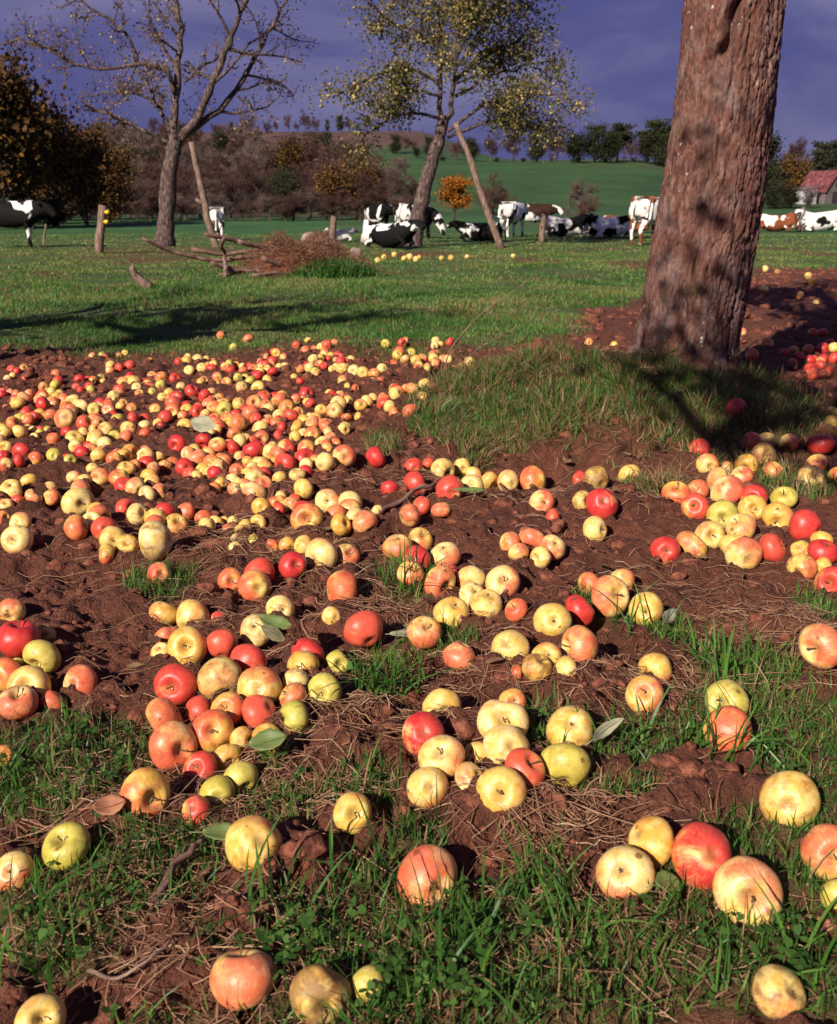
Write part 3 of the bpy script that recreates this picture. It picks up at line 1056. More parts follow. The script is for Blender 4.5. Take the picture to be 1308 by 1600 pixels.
# ------------------------------------------------------------------ far trees
def proto_bare(seed, leafy=0.0):
    """a twiggy leafless crown, unit height"""
    rng = np.random.default_rng(seed)
    br = []; tips = []
    tr = wander((0, 0, -0.02), (0, 0, 1), 0.62, 7, 0.06, 0.05, rng)
    rt = np.linspace(0.022, 0.010, 8)
    br.append((tr, rt, 0))
    for k in range(13):
        f = rng.uniform(0.22, 1.0)
        i = min(int(f * 7), 6)
        a = k * 2.4 + rng.uniform(-.4, .4); tilt = rng.uniform(.45, 1.1) * (1.15 - .45 * f)
        d = np.array([math.cos(a) * math.sin(tilt), math.sin(a) * math.sin(tilt), math.cos(tilt)])
        p = wander(tr[i], d, rng.uniform(.26, .42), 4, .13, .05, rng)
        r = np.linspace(.008, .003, 5)
        br.append((p, r, 1)); tips.append((p[-1], d, 1))
        sprout(br, tips, p, r, 2, 3, rng, 5, .5, .22, .03, (.5, 1.1), .25, .0016, .03)
    tw = branch_mb(br, (6, 4, 3, 3, 3)).mesh('bare_trunk', M['far_bark'])
    tp = np.array([t[0] for t in tips]); td = np.array([t[1] for t in tips])
    n = 5200
    idx = rng.integers(0, len(tp), n)
    V, f, sh = slivers(tp[idx] + rng.normal(0, .025, (n, 3)), td[idx], 0.075, 0.0022, rng, .9)
    mb = MB(); mb.add(V, f, shade=sh)
    if leafy:
        m = int(2500 * leafy)
        idx = rng.integers(0, len(tp), m)
        V, f, sh = cards(tp[idx] + rng.normal(0, .04, (m, 3)), 0.028, rng, .8)
        mb.add(V, f, shade=sh)
    return tw, mb


def proto_leafy(seed, n=5200, lean=0.0, layered=False, size=0.036, squat=1.0):
    rng = np.random.default_rng(seed)
    br = []; tips = []
    tr = wander((0, 0, -0.02), (lean, 0, 1), 0.72, 7, 0.05, 0.05, rng)
    rt = np.linspace(0.025, 0.010, 8)
    br.append((tr, rt, 0))
    pts = []
    nb = 16
    for k in range(nb):
        f = rng.uniform(0.25 if not layered else 0.45, 1.0)
        i = min(int(f * 7), 6)
        a = k * 2.4 + rng.uniform(-.4, .4); tilt = rng.uniform(.5, 1.2) * (1.2 - .5 * f) if not layered else rng.uniform(1.1, 1.5)
        d = np.array([math.cos(a) * math.sin(tilt) * squat, math.sin(a) * math.sin(tilt) * squat, math.cos(tilt)])
        p = wander(tr[i], d, rng.uniform(.2, .36) * (0.8 if layered else 1), 4, .14, .05, rng)
        r = np.linspace(.009, .004, 5)
        br.append((p, r, 1))
        m = n // nb
        c = p[rng.integers(1, 5, m)]
        sp = np.array([.075, .075, .03 if layered else .065]) * rng.uniform(.7, 1.25)
        pts.append(c + rng.normal(0, 1, (m, 3)) * sp)
    tw = branch_mb(br, (6, 4, 3, 3, 3)).mesh('leafy_trunk', M['far_bark'])
    pts = np.concatenate(pts)
    V, f, sh = cards(pts, size, rng, .8)
    mb = MB(); mb.add(V, f, shade=sh)
    return tw, mb


M['twig'] = leaf_mat('bare_twigs', [(0.0, (0.042, 0.020, 0.018)), (0.6, (0.082, 0.042, 0.036)), (1.0, (0.125, 0.068, 0.055))], 0.1, 0.9, 0.1, 0.3)
M['dark_leaf'] = leaf_mat('dark_leaves', [(0.0, (0.014, 0.019, 0.011)), (0.7, (0.032, 0.037, 0.018)), (1.0, (0.065, 0.055, 0.022))], 0.2, 0.8, 0.1, 0.3)
M['brown_leaf'] = leaf_mat('brown_leaves', [(0.0, (0.036, 0.024, 0.014)), (0.5, (0.085, 0.046, 0.020)), (0.85, (0.16, 0.078, 0.020)), (1.0, (0.27, 0.12, 0.02))], 0.25, 0.8, 0.1, 0.25)
M['orange_leaf'] = leaf_mat('orange_leaves', [(0.0, (0.13, 0.04, 0.008)), (0.6, (0.30, 0.10, 0.012)), (1.0, (0.42, 0.17, 0.02))], 0.3, 0.7, 0.1, 0.0)
M['grey_twig'] = leaf_mat('grey_twigs', [(0.0, (0.075, 0.050, 0.042)), (1.0, (0.18, 0.12, 0.105))], 0.1, 0.9, 0.1, 0.2)


def crown_mesh(mb, mat): return mb.mesh('crown', mat, False)


PROT = {}
for s in range(3):
    tw, mb = proto_bare(100 + s, 0.25 if s == 1 else 0)
    PROT['bare%d' % s] = (tw, crown_mesh(mb, M['twig']))
tw, mb = proto_bare(110, 0.1)
PROT['grey0'] = (tw, crown_mesh(mb, M['grey_twig']))
for s in range(2):
    tw, mb = proto_leafy(120 + s)
    PROT['dark%d' % s] = (tw, crown_mesh(mb, M['dark_leaf']))
for s in range(2):
    tw, mb = proto_leafy(130 + s, 4200)
    PROT['brown%d' % s] = (tw, crown_mesh(mb, M['brown_leaf']))
tw, mb = proto_leafy(140, 5000, 0.15, True)
PROT['pine0'] = (tw, crown_mesh(mb, M['dark_leaf']))
tw, mb = proto_leafy(141, 2600, 0.12, True, 0.044, .8)
PROT['orange0'] = (tw, crown_mesh(mb, M['orange_leaf']))


def plant(kind, px, Y, hpx, wfac, name, label, cat='tree', group=None, sink=0.0, sz=None):
    """a tree standing at distance Y under photo column px; its crown is hpx photo pixels high"""
    tw, cm = PROT[kind]
    d = ray(px, 335)
    x = d[0] / d[1] * Y
    z = h1(x, Y)
    H = hpx * Y / FPX
    root = empty(name, (x, Y, z - sink * H), random.uniform(0, 6.28))
    root.scale = (H * wfac, H * wfac, H)
    tag(root, label, cat, group)
    put('trunk', tw, None, root)
    put('crown', cm, None, root)
    return root


def plant_tops(kind, px, Y, top_py, wfac, name, label, cat='tree', group=None, sink=0.0):
    d = ray(px, 335)
    x = d[0] / d[1] * Y
    ztop = P(px, top_py, Y)[2]
    z = h1(x, Y)
    H = max(ztop - z, 1.0)
    return plant(kind, px, Y, H / 0.98 * FPX / Y, wfac, name, label, cat, group, sink)


rnd = random.Random(3)
MARKS = [(-200, 'the left edge'), (154, 'the insulator post'), (262, 'the nearly bare apple trunk'), (330, 'the crooked prop'), (450, 'the brush pile'), (518, 'the second fence post'), (650, 'the curved apple trunk'), (770, 'the leaning prop')]
NTH = ['first', 'second', 'third', 'fourth', 'fifth', 'sixth', 'seventh', 'eighth', 'ninth', 'tenth']
PEND = []


def later(px, root, noun, where):
    PEND.append((px, root, noun, where))


def name_pending():
    """each far tree is singled out by counting from a landmark in front of it"""
    bins = {}
    for (px, root, noun, where) in PEND:
        m = max(k for k, (mx_, _) in enumerate(MARKS) if px >= mx_)
        bins.setdefault((m, noun, where), []).append((px, root))
    for (m, noun, where), L in bins.items():
        L.sort(key=lambda q: q[0])
        for k, (px, root) in enumerate(L):
            root['label'] = '%s %s, %s right of %s' % (noun, where, NTH[min(k, 9)], MARKS[m][1])


KN = {'bare': 'leafless tree', 'dark': 'dark evergreen', 'brow': 'brown leaved tree', 'grey': 'grey leafless tree'}
# wood belt behind the cows, left of centre
for i in range(58):
    px = 92 + i * 9.7 + rnd.uniform(-8, 8)
    row = i % 4
    Y = (90, 108, 130, 152)[row] + rnd.uniform(-5, 5)
    top = (262, 240, 222, 206)[row] + rnd.uniform(-14, 18)
    if px > 560: top += 18
    if px > 610: top += 14
    k = rnd.choice(['bare0', 'bare1', 'bare2', 'bare0', 'bare2', 'grey0', 'dark0', 'brown0'])
    o = plant_tops(k, px, Y, top, rnd.uniform(.95, 1.35), 'far_tree', 'x', 'tree', 'trees of the wood beyond the pasture')
    later(px, o, KN[k[:4]], 'in the %s wood row' % ('front', 'second', 'third', 'rear')[row])
# undergrowth shrubs at the wood's edge
for i in range(26):
    px = 105 + i * 21 + rnd.uniform(-8, 8)
    o = plant_tops(rnd.choice(['bare0', 'bare2', 'bare1', 'grey0']), px, 81 + rnd.uniform(0, 6), 296 + rnd.uniform(-14, 14), rnd.uniform(1.3, 1.9), 'shrub', 'x', 'shrub', 'shrubs along the edge of the wood', .06)
    later(px, o, 'low leafless shrub', 'edging the far wood')
# trees up the slope
for i in range(34):
    px = 110 + i * 17 + rnd.uniform(-8, 8)
    Y = rnd.uniform(172, 235)
    k = rnd.choice(['bare0', 'bare1', 'bare2', 'dark1', 'grey0'])
    top = (194 if px < 420 else 214) + rnd.uniform(-14, 12)
    o = plant_tops(k, px, Y, top, rnd.uniform(.9, 1.3), 'far_tree', 'x', 'tree', 'trees on the slope behind the wood')
    later(px, o, KN[k[:4]], 'on the slope behind')
for px, top in ((436, 190), (455, 183), (468, 194), (482, 180), (497, 188), (515, 196), (535, 190), (548, 184), (562, 194), (575, 180), (592, 192), (610, 196), (625, 200), (640, 198), (660, 200), (682, 204)):
    k = rnd.choice(['bare0', 'bare2', 'bare1', 'dark1'])
    o = plant_tops(k, px, 306 + rnd.uniform(-12, 6), top - 6 + rnd.uniform(-6, 12), rnd.uniform(.7, 1.2), 'skyline_tree', 'x', 'tree', 'trees on the skyline of the brown hill')
    later(px, o, 'small ' + KN[k[:4]], 'on the brown hill skyline')
for i in range(24):
    px = 110 + i * 13.5 + rnd.uniform(-5, 5)
    k = rnd.choice(['bare0', 'bare2', 'bare1', 'dark1', 'grey0'])
    o = plant_tops(k, px, 268 + rnd.uniform(-14, 14), rnd.uniform(180, 200), rnd.uniform(.8, 1.2), 'skyline_tree', 'x', 'tree', 'skyline trees behind the left wood')
    later(px, o, KN[k[:4]], 'on the left skyline')
name_pending()
# the dark copse at the top of the meadow
for px, top, k, w, lab in ((800, 196, 'bare1', 1.1, 'brown twiggy tree at the left end of the dark copse'), (836, 205, 'dark1', 1.3, 'low dark rounded tree in the copse above the meadow'), (866, 198, 'bare2', 1.1, 'brown tree between dark trees at the left of the copse'), (892, 198, 'dark0', 1.3, 'broad dark tree in the copse, left of the tall one'),
                      (925, 190, 'dark1', 1.25, 'dark tree between two others in the copse above the meadow'), (950, 200, 'dark0', 1.2, 'dark tree directly under the leaning copse pine'), (960, 168, 'pine0', 1.0, 'ragged leaning dark pine standing above the copse'), (978, 214, 'bare2', 1.2, 'brown tree filling the gap between the tall copse trees'),
                      (1005, 200, 'dark0', 1.3, 'broad dark tree under the pine beside the big trunk'), (1017, 160, 'pine0', 1.0, 'tall dark pine on the skyline next to the big trunk'), (1030, 205, 'dark1', 1.3, 'dark tree under the tall pine, nearest the big trunk'), (1052, 210, 'dark1', 1.2, 'dark tree half hidden by the left side of the big trunk'), (765, 205, 'bare0', 1.2, 'bare tree above the meadow behind the leafy apple tree'), (735, 208, 'dark0', 1.2, 'dark tree behind the top of the leaning prop'), (712, 212, 'bare2', 1.2, 'bare tree behind the fork of the leafy apple tree'), (682, 220, 'dark1', 1.2, 'dark round tree behind the trunk of the leafy apple tree'), (650, 228, 'dark0', 1.2, 'dark tree just left of the curved apple trunk on the slope')):
    plant_tops(k, px, 206 + rnd.uniform(-6, 6), top, w, 'far_tree', lab)
for i in range(9):
    plant_tops(('dark0', 'bare1', 'dark1')[i % 3], 690 + i * 42, 204, 246 + rnd.uniform(-5, 5), 1.9, 'hedge_shrub', '%s shrub from the left in the hedge along the meadow top' % NTH[i], 'shrub', 'hedge along the top of the meadow', .05)
# right of the big trunk
for px, top, k, Y, w, lab in ((1196, 205, 'dark1', 150, 1.0, 'dark tree touching the right side of the big trunk'), (1232, 205, 'bare1', 190, .7, 'slender brown tree right of the big trunk on the skyline'), (1218, 250, 'dark0', 140, 1.0, 'dark olive tree low between big trunk and barn'), (1242, 240, 'brown1', 138, 1.2, 'round olive brown tree just left of the red roofed barn'),
                           (1278, 190, 'pine0', 200, .85, 'flat topped dark pine on the skyline above the barn'), (1300, 225, 'bare0', 210, 1.3, 'brown tree on the skyline at the right edge'), (1260, 228, 'bare2', 215, 1.2, 'brown tree beneath the flat topped pine'), (1330, 215, 'bare1', 205, 1.2, 'brown tree just outside the right edge')):
    plant_tops(k, px, Y, top, w, 'far_tree', lab)
for px, top, k, w, lab in ((1205, 285, 'dark1', 1.4, 'dark hedge bush beside the big trunk, left of the barn'), (1235, 283, 'dark0', 1.3, 'dark bush in front of the barn wall'), (1262, 290, 'grey0', 1.3, 'grey twiggy bush at the foot of the barn')):
    plant_tops(k, px, 118, top, w, 'bush', lab, 'bush', None, .06)
# bushes and the orange tree in the pasture
plant_tops('orange0', 708, 72, 250, .95, 'orange_tree', 'small orange leaved autumn tree between apple trunk and leaning prop')
plant_tops('grey0', 908, 84, 272, 1.35, 'bush', 'round grey leafless bush in front of the green meadow', 'bush', None, .05)
plant_tops('bare2', 770, 88, 262, 1.3, 'bush', 'brown leafless bush just right of the leaning prop pole', 'bush', None, .05)
plant_tops('bare1', 920, 80, 308, 1.6, 'bush', 'low dark red bush at the foot of the grey bush', 'bush', None, .08)
# big dark trees at the left edge
for px, Y, top, k, w, lab in ((20, 62, 58, 'brown0', .85, 'tall dark brown leaved tree at the left edge'), (86, 66, 130, 'brown1', .9, 'mid height brown leaved tree second from the left edge'), (134, 70, 190, 'brown0', 1.0, 'lower rusty brown tree third from the left edge'), (-45, 58, 70, 'brown1', .9, 'tall brown tree cut by the left edge'), (170, 76, 225, 'brown1', 1.1, 'low brown tree between left trees and nearly bare apple tree'), (40, 72, 200, 'dark0', 1.2, 'dark evergreen filling behind the tall left edge tree'), (100, 84, 215, 'dark1', 1.2, 'dark evergreen behind the rusty brown trees')):
    plant_tops(k, px, Y, top, w, 'far_tree', lab)
for px, lab in ((-20, 'dark shrub cut by the left edge under tall trees'), (15, 'dark shrub behind the body of the left edge cow'), (50, 'dark shrub behind the head of the left edge cow'), (85, 'dark shrub just right of the left edge cow')): plant_tops('dark%d' % (px % 2), px, 64 + px % 5, 300 + px % 9, 1.6, 'shrub', lab, 'shrub', 'dark shrubs under the left trees', .05)


# ------------------------------------------------------------------ barn
def box(mb, x0, x1, y0, y1, z0, z1):
    v = [(x0, y0, z0), (x1, y0, z0), (x1, y1, z0), (x0, y1, z0), (x0, y0, z1), (x1, y0, z1), (x1, y1, z1), (x0, y1, z1)]
    mb.add(v, np.array([[0, 3, 2, 1], [4, 5, 6, 7], [0, 1, 5, 4], [1, 2, 6, 5], [2, 3, 7, 6], [3, 0, 4, 7]]))


M['barn_wall'] = simple_mat('barn_boards', [(0.3, (0.075, 0.058, 0.06)), (0.7, (0.16, 0.125, 0.125))], 2, 0.9, (4, 4, .4), .3)
M['roof_red'] = simple_mat('barn_tiles', [(0.32, (0.055, 0.010, 0.012)), (0.5, (0.105, 0.022, 0.025)), (0.68, (0.20, 0.085, 0.09))], 1.4, 0.8, (1, 3, 1), .3, rnd=.3)
M['whitewash'] = simple_mat('whitewash', [(0.3, (0.25, 0.24, 0.27)), (0.7, (0.38, 0.36, 0.40))], 3, 0.8)
M['hole'] = simple_mat('dark_interior', [(0.3, (0.02, 0.016, 0.016)), (0.7, (0.04, 0.03, 0.03))], 3, 0.9)


def barn():
    Y = 130
    x = ray(1303, 335)[0] / ray(1303, 335)[1] * Y
    z = h1(x, Y) - 0.2
    root = empty('barn', (x, Y, z), R(28))
    root.scale = (.85, .85, .85)
    tag(root, 'grey board barn with a steep red tiled roof at the right edge', 'barn')
    L, Wd, e_, rg = 5.0, 4.6, 2.0, 4.9           # ridge runs along local y, gable faces -y
    mb = MB()
    v = [(-Wd / 2, 0, 0), (Wd / 2, 0, 0), (Wd / 2, 0, e_), (0, 0, rg), (-Wd / 2, 0, e_), (-Wd / 2, L, 0), (Wd / 2, L, 0), (Wd / 2, L, e_), (0, L, rg), (-Wd / 2, L, e_)]
    mb.add(v, np.array([[0, 1, 2, 3, 4], [9, 8, 7, 6, 5]]), np.array([[0, 4, 9, 5], [2, 1, 6, 7]]))
    mb.build('wall', M['barn_wall'], root, smooth=False)
    for s in (-1, 1):
        for k in range(6):                        # courses of the roof
            f0, f1 = k / 6, (k + 1.12) / 6
            m = MB()
            a0 = np.array([s * (Wd / 2 + .25) * (1 - f0), e_ - .27 + (rg - e_ + .3) * f0 + .10]); a1 = np.array([s * (Wd / 2 + .25) * (1 - min(f1, 1)), e_ - .27 + (rg - e_ + .3) * min(f1, 1) + .06])
            vv = [(a0[0], -.3, a0[1]), (a1[0], -.3, a1[1]), (a1[0], L + .3, a1[1]), (a0[0], L + .3, a0[1])]
            vv += [(q[0], q[1], q[2] - .08) for q in vv]
            m.add(vv, np.array([[0, 1, 2, 3], [7, 6, 5, 4], [0, 4, 5, 1], [3, 2, 6, 7], [0, 3, 7, 4], [1, 5, 6, 2]]))
            m.build('roof_course', M['roof_red'], root, smooth=False)
    m = MB(); box(m, -.8, .8, -.06, -.01, 0, 1.9); m.build('door', M['hole'], root, smooth=False)
    m = MB(); box(m, -.35, .35, -.06, -.01, 2.6, 3.3); m.build('hatch', M['hole'], root, smooth=False)
    r2 = empty('shed', (x - 3.9, Y - 2, z + .1), R(28))
    tag(r2, 'small whitewashed lean-to shed left of the red roofed barn', 'shed')
    m = MB(); box(m, -1.0, 1.0, 0, 2, 0, 1.7); m.build('wall', M['whitewash'], r2, smooth=False)
    m = MB(); m.add([(-1.2, -.2, 1.75), (1.2, -.2, 2.1), (1.2, 2.2, 2.1), (-1.2, 2.2, 1.75), (-1.2, -.2, 1.83), (1.2, -.2, 2.18), (1.2, 2.2, 2.18), (-1.2, 2.2, 1.83)], np.array([[0, 3, 2, 1], [4, 5, 6, 7], [0, 1, 5, 4], [1, 2, 6, 5], [2, 3, 7, 6], [3, 0, 4, 7]]))
    m.build('roof', M['barn_wall'], r2, smooth=False)
    m = MB(); box(m, -.3, .3, -.05, -.01, .2, 1.4); m.build('door', M['hole'], r2, smooth=False)


barn()


# ------------------------------------------------------------------ cows
def cow_material():
    m, nt, b = newmat('cow_hide')
    t = N(nt, 'ShaderNodeTexCoord')
    white, seed, brown = (attr(nt, k, 'OBJECT') for k in ('white', 'seed', 'brown'))
    cx = N(nt, 'ShaderNodeCombineXYZ')
    for k in range(3): link(nt, seed, cx.inputs[k])
    va = N(nt, 'ShaderNodeVectorMath', operation='ADD')
    link(nt, t.outputs['Object'], va.inputs[0]); link(nt, cx.outputs[0], va.inputs[1])
    n = noise(nt, va.outputs[0], 1.7, 2, 0.45, 0.6)
    thr = mathn(nt, 'SUBTRACT', 0.69, mathn(nt, 'MULTIPLY', white, 0.36))
    mr = N(nt, 'ShaderNodeMapRange')
    link(nt, n, mr.inputs['Value']); link(nt, thr, mr.inputs['From Min']); link(nt, mathn(nt, 'ADD', thr, 0.025), mr.inputs['From Max'])
    # lower legs and belly are white on a pied cow
    dark = mixc(nt, brown, (0.008, 0.007, 0.007), (0.17, 0.052, 0.022))
    wh = ramp(nt, noise(nt, t.outputs['Object'], 5, 4), [(0.3, (0.58, 0.52, 0.48)), (0.7, (0.80, 0.76, 0.72))])
    link(nt, mixc(nt, mr.outputs[0], dark, wh), b.inputs['Base Color'])
    setin(b, Roughness=0.7)
    b.inputs['Specular IOR Level'].default_value = 0.06
    return m


M['cow'] = cow_material()


def cow_mesh(name, pose):
    V = []; E = []; RR = []

    def chain(start, pts):
        prev = start
        out = []
        for (x, y, z, r) in pts:
            V.append((x, y, z)); RR.append(r)
            k = len(V) - 1
            if prev is not None: E.append((prev, k))
            prev = k
            out.append(k)
        return out
    dz = -0.60 if pose == 'lying' else 0.0
    sp = chain(None, [(-.84, 0, 1.14 + dz, (.29, .28)), (-.45, 0, 1.04 + dz, (.38, .40)), (0, 0, .98 + dz, (.42, .45)), (.42, 0, 1.02 + dz, (.35, .42)), (.74, 0, 1.10 + dz, (.27, .35))])
    if pose == 'grazing':
        nk = chain(sp[-1], [(1.0, 0, .96, (.18, .26)), (1.22, 0, .68, (.15, .18)), (1.34, 0, .44, (.14, .15)), (1.42, 0, .22, (.11, .11)), (1.44, 0, .12, (.10, .09))])
    elif pose == 'lying':
        nk = chain(sp[-1], [(.98, 0, .66, (.19, .27)), (1.16, .03, .84, (.15, .18)), (1.34, .05, .80, (.14, .15)), (1.5, .06, .68, (.11, .115)), (1.58, .06, .62, (.10, .095))])
    else:
        nk = chain(sp[-1], [(1.0, 0, 1.16, (.19, .27)), (1.22, 0, 1.24, (.15, .18)), (1.38, 0, 1.14, (.14, .15)), (1.52, 0, .98, (.11, .115)), (1.57, 0, .92, (.10, .095))])
    poll = nk[1]
    px_, py_, pz_ = V[poll]
    for s in (-1, 1):
        chain(poll, [(px_ - .02, py_ + s * .15, pz_ + .04, (.035, .05)), (px_ - .05, py_ + s * .28, pz_ + .02, (.02, .05))])
        if pose == 'lying':
            chain(sp[0], [(-.62, s * .26, .42, (.17, .17)), (-.32, s * .40, .24, (.12, .14)), (-.62, s * .46, .12, (.07, .07)), (-.36, s * .5, .07, (.05, .05))])
            chain(sp[-1], [(.66, s * .2, .34, (.12, .14)), (.98, s * .22, .16, (.07, .08)), (.74, s * .26, .07, (.05, .05))])
        else:
            st = .08 * s
            chain(sp[0], [(-.76, s * .19, .96, (.16, .19)), (-.64 + st, s * .21, .70, (.10, .13)), (-.88 + st, s * .19, .48, (.055, .07)), (-.84 + st, s * .19, .14, (.045, .05)), (-.80 + st, s * .19, .03, (.055, .06))])
            chain(sp[-1], [(.66, s * .17, .80, (.10, .14)), (.64 - st, s * .17, .44, (.058, .065)), (.63 - st, s * .17, .14, (.045, .05)), (.67 - st, s * .17, .03, (.055, .06))])
    chain(sp[0], [(-1.02, .02, 1.24 + dz, (.05, .05)), (-1.10, .04, .98 + dz, (.03, .03)), (-1.12, .05, .64 + dz * .8, (.03, .03)), (-1.10, .06, .46 + dz * .65, (.05, .05))])
    if pose != 'lying':
        chain(sp[1], [(-.55, 0, .74, (.17, .16)), (-.56, 0, .64, (.10, .08))])
    me = bpy.data.meshes.new(name + '_cage')
    me.from_pydata(V, E, [])
    o = bpy.data.objects.new(name + '_cage', me)
    col.objects.link(o)
    md = o.modifiers.new('skin', 'SKIN')
    md.use_smooth_shade = True
    for k, sv in enumerate(me.skin_vertices[0].data):
        sv.radius = RR[k]
        sv.use_root = (k == 1)
    sb = o.modifiers.new('sub', 'SUBSURF'); sb.levels = 2; sb.render_levels = 2
    dg = bpy.context.evaluated_depsgraph_get()
    dg.update()
    res = bpy.data.meshes.new_from_object(o.evaluated_get(dg))
    res.name = name
    bpy.data.objects.remove(o)
    res.materials.clear(); res.materials.append(M['cow'])
    return res


COWM = {p: cow_mesh('cow_' + p, p) for p in ('standing', 'grazing', 'lying')}
CG = 'cows resting and grazing in the pasture'
COWS = [  # px, ground px y, height px (back for standing / lying), pose, heading deg (0 = right, 90 = away), white, brown, seed, label
    (18, 388, 70, 'standing', -8, .30, 0, 3.1, 'black cow with white shoulder stripe walking at the left edge'),
    (338, 378, 50, 'grazing', 105, .93, 0, 8.2, 'white cow seen from behind, grazing behind the crooked prop'),
    (590, 368, 46, 'standing', -64, .22, 0, 1.7, 'black cow standing and facing us left of the curved tree'),
    (650, 372, 50, 'grazing', -35, .60, 0, 21.0, 'white and black cow grazing behind the curved apple trunk'),
    (606, 387, 38, 'lying', -40, .42, 0, 2.4, 'black and white cow lying in front of the standing black cow'),
    (752, 377, 28, 'lying', 182, .24, 0, 6.3, 'black cow lying under the leaning prop pole'),
    (800, 371, 51, 'standing', 62, .68, 0, 9.7, 'white cow with black patches standing behind the leaning prop'),
    (826, 368, 46, 'standing', -20, .40, .15, 12.1, 'dark pied cow standing just right of the patched white cow'),
    (885, 371, 31, 'lying', 200, .55, 0, 4.4, 'pied cow lying nearest the middle fence post'),
    (950, 371, 32, 'lying', 8, .52, 0, 7.2, 'black and white cow lying with its head towards the big trunk'),
    (1014, 383, 70, 'standing', 50, .64, 1, 10.4, 'brown and white cow standing half behind the big trunk'),
    (985, 364, 24, 'lying', 170, .2, 1, 11.0, 'dark brown cow lying behind the head of the pied cow'),
    (1212, 362, 26, 'lying', 175, .45, 1, 13.3, 'brown cow with white rump lying right of the big trunk'),
    (1272, 362, 30, 'lying', 6, .86, 0, 14.5, 'white cow with dark head lying at the right edge'),
    (528, 377, 18, 'lying', 15, .85, 1, 15.2, 'small white calf lying behind the second fence post'),
]
for (px, py, hp, pose, hd, wht, brn, sd, lab) in COWS:
    p = on_ground(px, py)
    dist = p[1]
    hm = {'standing': 1.42, 'grazing': 1.42, 'lying': 0.86}[pose]
    s = hp * dist / FPX / hm
    o = put('cow', COWM[pose], None, None, p)
    o.rotation_euler = (0, 0, R(hd))
    o.scale = (s, s, s)
    tag(o, lab, 'cow', CG)
    o['white'] = float(wht); o['brown'] = float(brn); o['seed'] = float(sd)

# ------------------------------------------------------------------ fence posts
M['post'] = M['pole']
M['yellow'] = simple_mat('yellow_plastic', [(0.3, (0.65, 0.38, 0.01)), (0.7, (0.75, 0.46, 0.02))], 5, 0.4, bump=0)
for px, py, top, rp, lab, ins in ((154, 396, 321, 6.5, 'wooden fence post with two yellow insulators left of the bare tree', 2), (518, 380, 338, 5, 'dark fence post behind the brush pile', 0), (846, 379, 331, 4.5, 'leaning dark fence post between the resting cows', 0), (1252, 362, 324, 3, 'thin fence post in front of the white cow at right', 0),
                             (617, 372, 345, 1.6, 'thin stake beside the curved apple tree', 0), (68, 383, 350, 1.6, 'thin stake in front of the black cow at the left edge', 0)):
    p = on_ground(px, py)
    top_p = P(px + (7 if ins else 4), top, p[1])
    mb = MB()
    k = p[1] / FPX
    q = np.linspace(0, 1, 6)[:, None] * (top_p - p)[None]
    q[0, 2] -= .15
    q[1:-1] += RNG.normal(0, .006, (4, 3))
    mb.tube(q, np.linspace(rp * 1.08, rp * .9, 6) * k, 9)
    root = mb.build('fence_post', M['post'], loc=p)
    tag(root, lab, 'fence post', 'fence posts')
    for j in range(ins):
        m = MB()
        f = (0.86, 0.66)[j]
        c = (top_p - p) * f + np.array([rp * k * 1.0, -.05, 0])
        m.tube(np.array([c + np.array([-.03, 0, 0]), c, c + np.array([.05, -.01, 0]), c + np.array([.085, -.01, 0])]), [.03, .045, .055, .03], 8)
        m.build('insulator', M['yellow'], root)

